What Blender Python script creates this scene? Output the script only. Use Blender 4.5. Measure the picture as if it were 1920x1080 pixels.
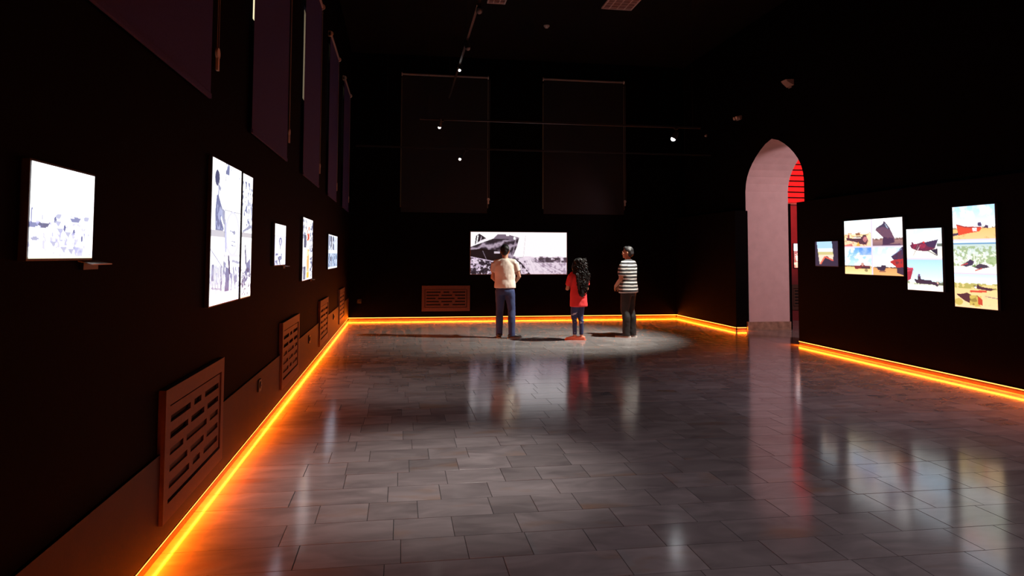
import bpy, bmesh, math, random
import numpy as np
from mathutils import Vector, Matrix

# ------------------------------------------------------------------ scene, camera, world, lights
for o in list(bpy.data.objects): bpy.data.objects.remove(o)
scene = bpy.context.scene
COL = scene.collection
random.seed(7); RNG = np.random.default_rng(11)
PI = math.pi

CAM_F, CAM_CY, CAM_YAW, CAM_PITCH, CAM_ROLL, CAM_H = 1316.0, 407.0, .1573, .0544, .0036, 1.52
cam_data = bpy.data.cameras.new('camera')
cam = bpy.data.objects.new('camera', cam_data); COL.objects.link(cam)
cam_data.sensor_fit = 'HORIZONTAL'; cam_data.sensor_width = 36.0
cam_data.lens = 36.0 * CAM_F / 1920.0
cam_data.shift_y = (CAM_CY - 540.0) / 1920.0
cam_data.clip_start = .05; cam_data.clip_end = 200
_f = Vector((math.sin(CAM_YAW)*math.cos(CAM_PITCH), math.cos(CAM_YAW)*math.cos(CAM_PITCH), math.sin(CAM_PITCH)))
_r0 = Vector((math.cos(CAM_YAW), -math.sin(CAM_YAW), 0)); _u0 = _r0.cross(_f)
_r = math.cos(CAM_ROLL)*_r0 + math.sin(CAM_ROLL)*_u0
_u = -math.sin(CAM_ROLL)*_r0 + math.cos(CAM_ROLL)*_u0
M = Matrix.Identity(4)
for i in range(3):
    M[i][0] = _r[i]; M[i][1] = _u[i]; M[i][2] = -_f[i]
M[2][3] = CAM_H
cam.matrix_world = M
scene.camera = cam

world = bpy.data.worlds.new('world'); scene.world = world; world.use_nodes = True
world.node_tree.nodes['Background'].inputs[0].default_value = (.5, .45, .6, 1)
world.node_tree.nodes['Background'].inputs[1].default_value = .0005

vs = scene.view_settings
vs.view_transform = 'Standard'; vs.look = 'None'; vs.gamma = 1.0; vs.use_curve_mapping = False
vs.exposure = 0.0
scene.cycles.sample_clamp_direct = 14.0; scene.cycles.sample_clamp_indirect = 3.0     # fireflies of the thin strips

def spot(name, loc, aim, power, size, blend, color, radius=.04):
    d = bpy.data.lights.new(name, 'SPOT'); d.energy = power; d.spot_size = math.radians(size)
    d.spot_blend = blend; d.color = color; d.shadow_soft_size = radius
    o = bpy.data.objects.new(name, d); COL.objects.link(o); o.location = loc
    o.rotation_euler = (Vector(aim) - Vector(loc)).to_track_quat('-Z', 'Y').to_euler()
    return o
def area(name, loc, aim, power, sx, sy, color):
    d = bpy.data.lights.new(name, 'AREA'); d.energy = power; d.shape = 'RECTANGLE'; d.size = sx; d.size_y = sy; d.color = color
    o = bpy.data.objects.new(name, d); COL.objects.link(o); o.location = loc
    o.rotation_euler = (Vector(aim) - Vector(loc)).to_track_quat('-Z', 'Y').to_euler()
    return o

# key spot of the hall (its fixture is built further down), then added floor lights
KEY_POS = (4.80, 12.03, 3.58)
spot('key_spot', KEY_POS, (2.75, 12.85, 0), 1400, 78, .8, (1, .97, .86), .03)
spot('added_floor_spot_near', (1.03, 5.3, 4.86), (.28, 5.05, 0), 620, 37, 1, (1, .90, .86), .04)  # added, unseen: brightens the near floor patch, no head is built
spot('added_floor_spot_mid', (1.03, 6.6, 4.86), (.15, 8.5, 0), 300, 36, 1, (1, .88, .86), .04)  # added, unseen: brightens the floor patch further back, no head either
spot('floor_fill_near', (3.4, 1.0, 6.1), (3.2, 4.2, 0), 430, 75, 1, (1, .84, .92), .08)  # added fill without a fixture, washes the foreground floor
spot('floor_fill_far', (4.6, 6.0, 6.1), (5.4, 7.6, 0), 280, 60, 1, (.92, .80, 1), .08)  # added fill without a fixture, washes the floor to the right
# the room behind the arch: a red lamp on its slatted wall and a pinkish lamp on the passage
spot('red_room_lamp', (9.9, 12.2, 4.3), (9.6, 15.5, 3.35), 700, 60, .4, (1, .03, .03), .05)
area('passage_lamp', (9.6, 9.6, 3.4), (7.6, 13.6, 1.7), 120, .5, .5, (1, .62, .64))

# ------------------------------------------------------------------ material helpers
MATS = {}
def mat(name, col, rough=.6, metal=0., spec=.5, emit=None, estr=0., noise=0., nscale=6., bump=0., bscale=30., coat=0.):
    if name in MATS: return MATS[name]
    m = bpy.data.materials.new(name); m.use_nodes = True; MATS[name] = m
    nt = m.node_tree; b = nt.nodes['Principled BSDF']
    b.inputs['Base Color'].default_value = (*col, 1); b.inputs['Roughness'].default_value = rough
    b.inputs['Metallic'].default_value = metal; b.inputs['Specular IOR Level'].default_value = spec
    b.inputs['Coat Weight'].default_value = coat
    if emit:
        b.inputs['Emission Color'].default_value = (*emit, 1); b.inputs['Emission Strength'].default_value = estr
    if noise or bump:
        tc = nt.nodes.new('ShaderNodeTexCoord')
    if noise:
        n = nt.nodes.new('ShaderNodeTexNoise'); n.inputs['Scale'].default_value = nscale; n.inputs['Detail'].default_value = 5
        r = nt.nodes.new('ShaderNodeValToRGB')
        r.color_ramp.elements[0].position = .3; r.color_ramp.elements[1].position = .7
        r.color_ramp.elements[0].color = (*[c*(1-noise) for c in col], 1)
        r.color_ramp.elements[1].color = (*[min(1, c*(1+noise)) for c in col], 1)
        nt.links.new(tc.outputs['Object'], n.inputs['Vector']); nt.links.new(n.outputs['Fac'], r.inputs[0])
        nt.links.new(r.outputs[0], b.inputs['Base Color'])
    if bump:
        n2 = nt.nodes.new('ShaderNodeTexNoise'); n2.inputs['Scale'].default_value = bscale; n2.inputs['Detail'].default_value = 4
        bp = nt.nodes.new('ShaderNodeBump'); bp.inputs['Strength'].default_value = bump; bp.inputs['Distance'].default_value = .02
        nt.links.new(tc.outputs['Object'], n2.inputs['Vector']); nt.links.new(n2.outputs['Fac'], bp.inputs['Height'])
        nt.links.new(bp.outputs[0], b.inputs['Normal'])
    return m

def marble(name, island):
    m = bpy.data.materials.new(name); m.use_nodes = True
    nt = m.node_tree; N = nt.nodes; Lk = nt.links; b = N['Principled BSDF']
    geo = N.new('ShaderNodeNewGeometry')
    if island: rnd = geo.outputs['Random Per Island']
    else: rnd = N.new('ShaderNodeObjectInfo').outputs['Random']
    # offset the vein texture per tile so the veins break at the joints
    mul = N.new('ShaderNodeVectorMath'); mul.operation = 'MULTIPLY_ADD'
    comb = N.new('ShaderNodeCombineXYZ'); sc = N.new('ShaderNodeMath'); sc.operation = 'MULTIPLY'; sc.inputs[1].default_value = 37.
    Lk.new(rnd, sc.inputs[0]); Lk.new(sc.outputs[0], comb.inputs[2])
    Lk.new(geo.outputs['Position'], mul.inputs[0]); mul.inputs[1].default_value = (1.8, 4.0, 1); Lk.new(comb.outputs[0], mul.inputs[2])
    n1 = N.new('ShaderNodeTexNoise'); n1.inputs['Scale'].default_value = 1.3; n1.inputs['Detail'].default_value = 3; n1.inputs['Distortion'].default_value = .9
    Lk.new(mul.outputs[0], n1.inputs['Vector'])
    r1 = N.new('ShaderNodeValToRGB'); e = r1.color_ramp.elements
    e[0].position = .25; e[0].color = (.200, .178, .178, 1); e[1].position = .75; e[1].color = (.360, .322, .315, 1)
    Lk.new(n1.outputs['Fac'], r1.inputs[0])
    # rust stains
    n2 = N.new('ShaderNodeTexNoise'); n2.inputs['Scale'].default_value = .8; n2.inputs['Detail'].default_value = 3
    Lk.new(mul.outputs[0], n2.inputs['Vector'])
    r2 = N.new('ShaderNodeValToRGB'); r2.color_ramp.elements[0].position = .60; r2.color_ramp.elements[1].position = .74
    Lk.new(n2.outputs['Fac'], r2.inputs[0])
    mx = N.new('ShaderNodeMix'); mx.data_type = 'RGBA'; mx.inputs['B'].default_value = (.30, .17, .095, 1)
    s2 = N.new('ShaderNodeMath'); s2.operation = 'MULTIPLY'; s2.inputs[1].default_value = .55
    Lk.new(r2.outputs[0], s2.inputs[0]); Lk.new(s2.outputs[0], mx.inputs['Factor']); Lk.new(r1.outputs[0], mx.inputs['A'])
    # tone per tile
    hsv = N.new('ShaderNodeHueSaturation'); mr = N.new('ShaderNodeMapRange')
    mr.inputs['To Min'].default_value = .84; mr.inputs['To Max'].default_value = 1.14
    Lk.new(rnd, mr.inputs[0]); Lk.new(mr.outputs[0], hsv.inputs['Value']); Lk.new(mx.outputs['Result'], hsv.inputs['Color'])
    Lk.new(hsv.outputs[0], b.inputs['Base Color'])
    n3 = N.new('ShaderNodeTexNoise'); n3.inputs['Scale'].default_value = 1.5; n3.inputs['Detail'].default_value = 2
    Lk.new(geo.outputs['Position'], n3.inputs['Vector'])
    mr2 = N.new('ShaderNodeMapRange'); mr2.inputs['To Min'].default_value = .118; mr2.inputs['To Max'].default_value = .138
    Lk.new(n3.outputs['Fac'], mr2.inputs[0]); Lk.new(mr2.outputs[0], b.inputs['Roughness'])
    b.inputs['IOR'].default_value = 1.62
    return m

BLACK = mat('matt black wall paint', (.0018, .0013, .0017), .8, spec=.04, noise=.25, nscale=3, bump=.05, bscale=60)
CLAD = mat('dark brown wall cladding', (.0018, .0006, .0007), .65, spec=.04, noise=.2, nscale=4, bump=.04, bscale=80)
CEIL = mat('black ceiling paint', (.0018, .0015, .0020), .85, spec=.15, noise=.2, nscale=2)
LEFTW = mat('dark wall paint with red glow', (.0020, .0005, .0005), .75, spec=.04, noise=.2, nscale=3, bump=.05, bscale=60)  # red glow of the amber strip is put into the wall colour
PANEL = mat('dark lower panelling with red glow', (.024, .0055, .0035), .6, spec=.3, noise=.2, nscale=4, bump=.04, bscale=80)  # lighter and redder than the wall to carry the strip's glow
LEAKTRIM = mat('olive light-leak strip', (.10, .10, .06), .6)  # pale tone stands in for daylight leaking beside the back blinds
GRILLE = mat('brown grille board with red glow', (.085, .028, .015), .6, noise=.15, nscale=30)  # brown board, its colour reddened for the amber strip light
DARKHOLE = mat('dark void board', (.006, .005, .005), .9)
METALBLK = mat('black satin metal', (.015, .015, .016), .4, spec=.5)
WHITEPL = mat('off-white plastic', (.6, .55, .52), .45)
GREYPL = mat('grey plastic', (.25, .22, .22), .5)
BLINDF = mat('dark blind fabric with purple light', (.026, .020, .120), .85, noise=.2, nscale=90, bump=.05, bscale=200)  # purple light of the lightboxes opposite is put into the fabric colour
BLINDB = mat('brown-black blind fabric', (.0065, .0050, .0080), .85, noise=.2, nscale=90, bump=.05, bscale=200)
PLASTER = mat('pale pink plaster', (.62, .50, .50), .85, noise=.06, nscale=5, bump=.12, bscale=70)
STONE = mat('veined beige skirting stone', (.34, .24, .17), .3, noise=.35, nscale=9)
SKIRT = mat('polished brown skirting', (.16, .085, .05), .25, noise=.2, nscale=12)
GROUT = mat('dark joint mortar', (.035, .03, .03), .9, noise=.2, nscale=40)
DAYPANE = mat('daylit frosted pane', (.8, .8, .8), .5, emit=(1, .86, .50), estr=1.1)
LED = mat('amber led diffuser', (1, .6, .3), .5, emit=(1, .40, .06), estr=4.5)
LED.cycles.emission_sampling = 'NONE'
LAMPLENS = mat('white hot lamp lens', (1, 1, 1), .3, emit=(.93, .96, 1), estr=60.)
LAMPLENS.cycles.emission_sampling = 'NONE'
LAMPDIM = mat('lit lamp lens', (1, 1, 1), .3, emit=(1, .97, .95), estr=5.)
LAMPDIM.cycles.emission_sampling = 'NONE'
CASE = mat('black lightbox case', (.03, .028, .03), .45)
REDWALL = mat('red painted slat', (.75, .06, .06), .5, noise=.1, nscale=6)
REDCLAD = mat('dark red cladding', (.22, .02, .025), .5, noise=.15, nscale=5)
MARBLE = marble('polished grey marble tile', False)
MARBLE_F = marble('polished grey marble field', True)

# ------------------------------------------------------------------ mesh helpers
def box(bm, x0, x1, y0, y1, z0, z1):
    v = [bm.verts.new(p) for p in ((x0,y0,z0),(x1,y0,z0),(x1,y1,z0),(x0,y1,z0),(x0,y0,z1),(x1,y0,z1),(x1,y1,z1),(x0,y1,z1))]
    for f in ((0,3,2,1),(4,5,6,7),(0,1,5,4),(1,2,6,5),(2,3,7,6),(3,0,4,7)): bm.faces.new([v[i] for i in f])
def cyl(bm, p0, p1, r0, r1=None, seg=16):
    r1 = r0 if r1 is None else r1
    p0 = Vector(p0); p1 = Vector(p1); d = (p1-p0).normalized()
    a = d.orthogonal().normalized(); c = d.cross(a)
    A = []; B = []
    for i in range(seg):
        t = 2*PI*i/seg; k = math.cos(t)*a + math.sin(t)*c
        A.append(bm.verts.new(p0+k*r0)); B.append(bm.verts.new(p1+k*r1))
    for i in range(seg):
        j = (i+1) % seg; bm.faces.new((A[i], A[j], B[j], B[i]))
    bm.faces.new(A[::-1]); bm.faces.new(B)
def ball(bm, c, r, seg=12):
    r = (r, r, r) if not hasattr(r, '__len__') else r
    bmesh.ops.create_uvsphere(bm, u_segments=seg, v_segments=max(6, seg//2+2), radius=1,
        matrix=Matrix.Translation(c) @ Matrix.Diagonal((*r, 1)))
def obj(name, bm, m, parent=None, smooth=False, bevel=0.):
    if bevel:
        bmesh.ops.bevel(bm, geom=bm.edges[:], offset=bevel, segments=2, affect='EDGES', profile=.7)
    me = bpy.data.meshes.new(name); bm.normal_update(); bm.to_mesh(me); bm.free()
    if smooth: me.shade_smooth()
    me.materials.append(m)
    o = bpy.data.objects.new(name, me); COL.objects.link(o)
    if parent is not None: o.parent = parent
    return o
def bx(name, m, dims, parent=None, bevel=0.):
    bm = bmesh.new(); box(bm, *dims); return obj(name, bm, m, parent, bevel=bevel)
def tag(o, label, cat, group=None):
    o['label'] = label; o['category'] = cat
    if group: o['group'] = group
    return o
def thing(name, label, cat, loc=(0,0,0), rz=0., group=None):
    o = bpy.data.objects.new(name, None); COL.objects.link(o); o.location = loc; o.rotation_euler = (0, 0, rz)
    o.empty_display_size = .1
    return tag(o, label, cat, group)
def struct(o):
    o['kind'] = 'structure'; return o

# ------------------------------------------------------------------ room shell
XL, XR, YB, ZC, YF = -1.186, 6.82, 16.75, 6.3, -4.0
XP, XQ = 7.07, 8.02            # plaster wall behind the right cladding: its two faces
ZCL = 2.46                     # top of the cladding
XN, YN0, YN1 = 13.0, 7.5, 15.5 # next room behind the arch

floor = struct(bx('floor', GROUT, (XL-.4, XN+.2, YF, YB+.3, -.20, -.0014)))
struct(bx('ceiling', CEIL, (XL-.4, XQ, YF, YB+.3, ZC, ZC+.2)))
struct(bx('wall_front', BLACK, (XL-.4, XQ, YF-.2, YF, -.1, ZC)))

# left wall with window openings behind the blinds
LW = [(2.775, 4.455), (5.66, 7.367), (8.55, 10.19), (11.44, 12.94), (14.3, 15.9)]
WZ0, WZ1, WM = 3.40, 4.95, .105
bm = bmesh.new()
box(bm, XL-.4, XL, YF, YB+.3, -.1, WZ0); box(bm, XL-.4, XL, YF, YB+.3, WZ1, ZC)
y = YF
for (a0, a1) in LW:
    box(bm, XL-.4, XL, y, a0+WM, WZ0, WZ1); y = a1-.16
box(bm, XL-.4, XL, y, YB+.3, WZ0, WZ1)
wl = struct(obj('wall_left', bm, LEFTW))
# plain lower panelling of the left wall, ledge on top at 0.52 m
bx('lower_panelling', PANEL, (XL, XL+.016, YF, YB, .0685, .52), wl)
def window(name, plane, rng, z0, z1, axis):
    """casement behind a blind: frame with a mullion and two daylit panes"""
    e = struct(bpy.data.objects.new(name, None)); COL.objects.link(e)
    a0, a1 = rng
    def b2(nm, m, u0, u1, d0, d1, w0, w1):
        if axis == 'x': bx(nm, m, (plane-d1, plane-d0, u0, u1, w0, w1), e)
        else: bx(nm, m, (u0, u1, plane+d0, plane+d1, w0, w1), e)
    mid = (a0+a1)/2
    if axis == 'y':
        for u in (a0-.12-.026, a1+.12): b2('leak_strip', LEAKTRIM, u, u+.026, -.02, 0, z0-.1, z1+.15)  # strips added to imitate daylight streaks at the blind edges
    b2('window_frame', GREYPL, a0, a0+.06, .16, .22, z0, z1); b2('window_frame', GREYPL, a1-.06, a1, .16, .22, z0, z1)
    b2('window_frame', GREYPL, a0, a1, .16, .22, z0, z0+.06); b2('window_frame', GREYPL, a0, a1, .16, .22, z1-.06, z1)
    b2('mullion', GREYPL, mid-.03, mid+.03, .16, .22, z0, z1)
    b2('pane', DAYPANE, a0+.06, mid-.03, .185, .195, z0+.06, z1-.06); b2('pane', DAYPANE, mid+.03, a1-.06, .185, .195, z0+.06, z1-.06)
for i, (a0, a1) in enumerate(LW):
    window('window_%d' % (i+1), XL, (a0+WM, a1-.16), WZ0, WZ1, 'x')

# back wall with two window openings
BW = [(0.0, 2.045), (3.43, 5.46)]; BZ0, BZ1 = 2.75, 5.6
bm = bmesh.new()
box(bm, XL-.4, XQ, YB, YB+.3, -.1, BZ0); box(bm, XL-.4, XQ, YB, YB+.3, BZ1, ZC)
box(bm, XL-.4, BW[0][0]+.12, YB, YB+.3, BZ0, BZ1); box(bm, BW[0][1]-.12, BW[1][0]+.12, YB, YB+.3, BZ0, BZ1); box(bm, BW[1][1]-.12, XQ, YB, YB+.3, BZ0, BZ1)
struct(obj('wall_back', bm, BLACK))
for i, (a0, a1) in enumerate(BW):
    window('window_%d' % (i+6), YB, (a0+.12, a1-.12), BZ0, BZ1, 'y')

# right wall: thick plaster wall with the pointed arch, black-painted hall face
AC, AHW = 12.53, 1.072
prof = [(1.072, 0), (1.072, 2.86), (1.045, 3.02), (.985, 3.16), (.89, 3.29), (.77, 3.405), (.62, 3.52), (.44, 3.63), (.24, 3.725), (.0, 3.79)]
right = [(AC-d, z) for d, z in prof]; left = [(AC+d, z) for d, z in prof]
loop = right + left[-2::-1]     # from near foot over the apex to the far foot
def arch_wall(x0, x1, y0, y1, z1, m_front, m_rev, m_back):
    bm = bmesh.new(); n = len(loop)
    F = [bm.verts.new((x0, a, z)) for a, z in loop]; Bk = [bm.verts.new((x1, a, z)) for a, z in loop]
    rev = [bm.faces.new((F[i], F[i+1], Bk[i+1], Bk[i])) for i in range(n-1)]
    for f in rev: f.material_index = 1
    def side(V, x, idx):
        T = [bm.verts.new((x, a, z1)) for a, z in loop]
        c = [bm.verts.new((x, y0, 0)), bm.verts.new((x, y0, z1)), bm.verts.new((x, y1, z1)), bm.verts.new((x, y1, 0))]
        fs = [bm.faces.new((V[k], V[k+1], T[k+1], T[k])) for k in range(1, n-2)]
        fs += [bm.faces.new((c[0], V[0], V[1], T[1], c[1])), bm.faces.new((V[n-2], V[n-1], c[3], c[2], T[n-2]))]
        for f in fs: f.material_index = idx
        bm.verts.remove(T[0]); bm.verts.remove(T[n-1])
        return c
    A = side(F, x0, 0); Bb = side(Bk, x1, 2)
    bm.faces.new((A[0], A[1], Bb[1], Bb[0])); bm.faces.new((A[2], A[3], Bb[3], Bb[2]))
    bmesh.ops.recalc_face_normals(bm, faces=bm.faces[:])
    o = obj('wall_right', bm, m_front); o.data.materials.append(m_rev); o.data.materials.append(m_back)
    return struct(o)
wr = arch_wall(XP, XQ, YF, YB, ZC, BLACK, PLASTER, BLACK)
bx('cladding', CLAD, (XR, XP+.0, YF, 11.29, 0.0, ZCL), wr)
bx('cladding', BLACK, (XR, XP+.03, 13.585, YB, 0.0, ZCL), wr)
bx('cladding', BLACK, (XQ, XQ+.05, 13.59, YN1, 0, 2.62), wr)
sk = bx('skirting_block', STONE, (XP+.02, XQ+.0, 13.555, 13.63, 0, .17), wr, bevel=.004)
bx('skirting_block', STONE, (XP-.02, XP+.02, 13.54, 13.63, 0, .175), wr, bevel=.004)

# next room behind the arch
wn = struct(bx('wall_next_room', REDCLAD, (XQ, XN, YN1, YN1+.2, 0, 5.4)))
bx('ledge', STONE, (XQ, XN, YN1-.05, YN1, 2.755, 2.79), wn)
pitch = .1335
bx('slat_backing', DARKHOLE, (XQ+.01, XN, YN1-.008, YN1, 2.80, 4.9), wn)
for k in range(15):
    z = 2.80 + k*pitch
    bm = bmesh.new(); x0, x1 = XQ+.02, XN
    v = [bm.verts.new(p) for p in ((x0,YN1-.045,z),(x1,YN1-.045,z),(x1,YN1-.01,z+pitch-.03),(x0,YN1-.01,z+pitch-.03),(x0,YN1,z),(x1,YN1,z),(x1,YN1,z+pitch-.03),(x0,YN1,z+pitch-.03))]
    for f in ((0,1,2,3),(4,7,6,5),(0,4,5,1),(3,2,6,7),(0,3,7,4),(1,5,6,2)): bm.faces.new([v[i] for i in f])
    obj('slat', bm, REDWALL, wn)
struct(bx('wall_next_room_east', BLACK, (XN, XN+.2, YN0, YN1, 0, 5.4)))
struct(bx('wall_next_room_south', BLACK, (XQ, XN, YN0-.2, YN0, 0, 5.4)))
struct(bx('ceiling_next_room', CEIL, (XQ, XN+.2, YN0-.2, YN1+.2, 5.4, 5.6)))

# ------------------------------------------------------------------ marble floor tiles
P0, RP = 3.594, .293
JOINTS = {   # joints read off the photograph: row index -> x positions
 -1: [-.06, .53, 1.12, 1.51, 1.91], 0: [-.5, .02, .36, .69, 1.02, 1.40, 1.83, 2.41], 1: [-.61, -.02, .31, .68, 1.26, 1.70, 2.27],
 2: [-.46, -.17, .12, .56, .83, 1.10, 1.59, 1.87, 2.21, 2.63], 3: [-.65, -.06, .27, .59, 1.03, 1.47, 1.82, 2.17, 2.46],
 4: [-.35, 0, .33, .72, .97, 1.31, 1.64, 1.98], 5: [-.64, -.36, .08, .43, .81, 1.25, 1.69, 2.12], 6: [-.5, -.21, .23, .53, .97, 1.27, 1.55, 2.11, 2.52],
 7: [-.64, -.33, .11, .46, .81, 1.11], 8: [-.4, .04, .48, .91], 9: [-.32, -.09, .13, .62], 10: [-.31, -.06, .17, .43]}
tiles = []
k0 = int((YF-P0)/RP)-1; k1 = int((YB-P0)/RP)+1
for k in range(k0, k1+1):
    ya = max(YF, P0+k*RP); yb = min(YB, P0+(k+1)*RP)
    if yb-ya < .02: continue
    def xmax(yc): return XN if (11.2 < yc < 15.5) else XP
    xe = xmax((ya+yb)/2)
    js = [XL] + [j for j in JOINTS.get(k, [])]
    if len(js) == 1: js[0] = XL; js.append(XL + random.uniform(.12, .4))
    while js[-1] < xe - .2: js.append(js[-1] + random.choice((.28, .32, .33, .36, .40, .44, .50)))
    js[-1] = xe
    for a, b in zip(js[:-1], js[1:]): tiles.append((a, b, ya, yb))
def in_view(t):
    xc, yc = (t[0]+t[1])/2, (t[2]+t[3])/2
    return yc > 3.25 and xc < .95*yc - .1 + .3 and xc < XR+.1
cand = sorted([t for t in tiles if in_view(t)], key=lambda t: ((t[0]+t[1])/2)**2*.25 + ((t[2]+t[3])/2)**2)
parts = set(cand[:298])
bm = bmesh.new(); h = .5
vb = [bm.verts.new((sx*h, sy*h, -.012)) for sx, sy in ((-1,-1),(1,-1),(1,1),(-1,1))]
vt = [bm.verts.new((sx*h, sy*h, -.0002)) for sx, sy in ((-1,-1),(1,-1),(1,1),(-1,1))]
vi = [bm.verts.new((sx*(h-.001), sy*(h-.001), 0)) for sx, sy in ((-1,-1),(1,-1),(1,1),(-1,1))]
for A, B in ((vb, vt), (vt, vi)):
    for i in range(4):
        j = (i+1) % 4; bm.faces.new((A[i], A[j], B[j], B[i]))
bm.faces.new(vi)
tme = bpy.data.meshes.new('tile'); bm.to_mesh(tme); bm.free(); tme.materials.append(MARBLE)
GAP = .0045
fv = []; ff = []
for t in tiles:
    a, b, c, d = t[0]+GAP/2, t[1]-GAP/2, t[2]+GAP/2, t[3]-GAP/2
    if t in parts:
        o = bpy.data.objects.new('tile', tme); COL.objects.link(o); o.parent = floor
        o.location = ((a+b)/2, (c+d)/2, random.uniform(-.0006, .0006)); o.scale = (b-a, d-c, 1)
        o.rotation_euler = (random.gauss(0, .0004), random.gauss(0, .0003), 0)
    else:
        n = len(fv); tx, ty = 0, 0
        for (x, y2, top) in ((a,c,1),(b,c,1),(b,d,1),(a,d,1),(a,c,0),(b,c,0),(b,d,0),(a,d,0)):
            fv.append((x, y2, (x-(a+b)/2)*tx + (y2-(c+d)/2)*ty if top else -.012))
        ff += [(n,n+1,n+2,n+3),(n,n+4,n+5,n+1),(n+1,n+5,n+6,n+2),(n+2,n+6,n+7,n+3),(n+3,n+7,n+4,n)]
me = bpy.data.meshes.new('tile_field'); me.from_pydata(fv, [], ff); me.materials.append(MARBLE_F)
o = bpy.data.objects.new('tile_field', me); COL.objects.link(o); o.parent = floor; o['kind'] = 'stuff'

# ------------------------------------------------------------------ skirting and amber LED strips
LED_W = 13.0     # watts per metre of strip
def led_run(p0, p1, nrm, label):
    """strip along p0-p1 (xy), nrm = direction out of the wall"""
    p0 = Vector((*p0, 0)); p1 = Vector((*p1, 0)); n = Vector((*nrm, 0)); 
    t = thing('led_strip', label, 'light strip', (p0.x, p0.y, 0))
    d = p1-p0
    def prof(name, pts, m, par):
        bm = bmesh.new(); k = len(pts)
        ns = max(1, int(d.length/.12)) if name == 'diffuser' else 1      # short segments
        rows = [[bm.verts.new(d*(q/ns) + n*u + Vector((0,0,z))) for u, z in pts] for q in range(ns+1)]
        for A, B in zip(rows[:-1], rows[1:]):
            for i in range(k):
                j = (i+1) % k; bm.faces.new((A[i], A[j], B[j], B[i]))
        bm.faces.new(rows[0][::-1]); bm.faces.new(rows[-1]); bmesh.ops.recalc_face_normals(bm, faces=bm.faces[:])
        return obj(name, bm, m, par)
    prof('skirting', [(.0004,0),(.004,0),(.004,.0495),(.0004,.0495)], SKIRT, t)
    prof('channel', [(.0004,.0606),(.0165,.0606),(.0165,.0645),(.0004,.068)], METALBLK, t)
    prof('diffuser', [(.0004,.05),(.008,.05),(.014,.0525),(.0145,.056),(.011,.0605),(.0004,.0605)], LED, t)
    # the strip's own light: a slim lamp lying on the diffuser, facing out and a little down
    nl = max(1, round(d.length/5)); ax = d.normalized(); out = (n*.85 - Vector((0,0,.5))).normalized()
    for q in range(nl):
        ld = bpy.data.lights.new('led_light', 'AREA'); ld.shape = 'RECTANGLE'; ld.size = d.length/nl; ld.size_y = .009
        ld.energy = LED_W*d.length/nl; ld.color = (1, .14, .0022)
        lo = bpy.data.objects.new('led_light', ld); COL.objects.link(lo); lo.parent = t
        zz = -out; xx = ax; yy = zz.cross(xx)
        m4 = Matrix((xx, yy, zz)).transposed().to_4x4(); m4.translation = d*((q+.5)/nl) + n*.0162 + Vector((0,0,.0535)); lo.matrix_local = m4
    return t
E_ = .004
led_run((XL, YF+.1), (XL, YB), (1, 0), 'amber led strip along the skirting of the wall with four grilles')
led_run((XL+.02, YB), (XR-.02, YB), (0, -1), 'amber led strip along the skirting under the wide shipwreck screen')
led_run((XR, YB-.02), (XR, 13.60), (-1, 0), 'amber led strip between the far corner and the arch')
led_run((XR+.012, 13.585), (XP-.03, 13.585), (0, -1), 'very short amber led strip turning into the arch')
led_run((XR, 11.28), (XR, YF+.1), (-1, 0), 'amber led strip along the skirting under the colour shipwreck photographs')

# ------------------------------------------------------------------ radiator grilles and sockets
ROWS = [[(.03,.37),(.44,.58),(.66,.97)], [(.03,.33),(.39,.65),(.72,.97)], [(.03,.25),(.31,.71),(.78,.97)],
        [(.03,.33),(.39,.65),(.72,.97)], [(.03,.37),(.44,.58),(.66,.97)]]
def grille(loc, rz, W, H, label, group=None):
    """local: x along the wall, -y out of the wall, z up from its lower edge"""
    t = thing('radiator_grille', label, 'grille', loc, rz, group)
    b = .085
    bm = bmesh.new()
    box(bm, 0, W, -.036, 0, 0, b); box(bm, 0, W, -.036, 0, H-b, H); box(bm, 0, b*.8, -.036, 0, b, H-b); box(bm, W-b*.8, W, -.036, 0, b, H-b)
    obj('frame', bm, GRILLE, t)
    bx('backing', DARKHOLE, (.02, W-.02, -.006, 0, .02, H-.02), t)
    x0, x1, z0, z1 = b*.8+.012, W-b*.8-.012, b+.012, H-b-.012
    w, hh = x1-x0, z1-z0; n = 5; sh = .034; gap = (hh-n*sh)/(n+1)
    bm = bmesh.new(); z = z1
    for r in ROWS:
        box(bm, x0, x1, -.028, -.012, z-gap, z); z -= gap
        cur = 0.
        for s0, s1 in r:
            box(bm, x0+cur*w, x0+s0*w, -.028, -.012, z-sh, z); cur = s1
        box(bm, x0+cur*w, x1, -.028, -.012, z-sh, z); z -= sh
    box(bm, x0, x1, -.028, -.012, z0, z)
    obj('slotted_panel', bm, GRILLE, t)
    return t
GR = 'slotted radiator grilles'
LR = PI/2     # on the left wall local x runs to +Y, local -y faces +X
for (y0, y1, lab) in ((3.79, 4.97, 'brown slotted radiator grille set low below the tall two-part photo collage'),
                      (7.34, 8.52, 'brown slotted radiator grille between the small portrait and the tall orange collage'),
                      (10.69, 11.86, 'brown slotted radiator grille just before the wide two-row lightbox'),
                      (14.05, 15.25, 'brown slotted radiator grille close to the back corner')):
    grille((XL, y0, .17), LR, y1-y0, .665, lab, GR)
grille((.51, YB, .195), 0, 1.135, .60, 'dim slotted radiator grille on the back wall beside the wide screen', GR)
bm_ = None
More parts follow.
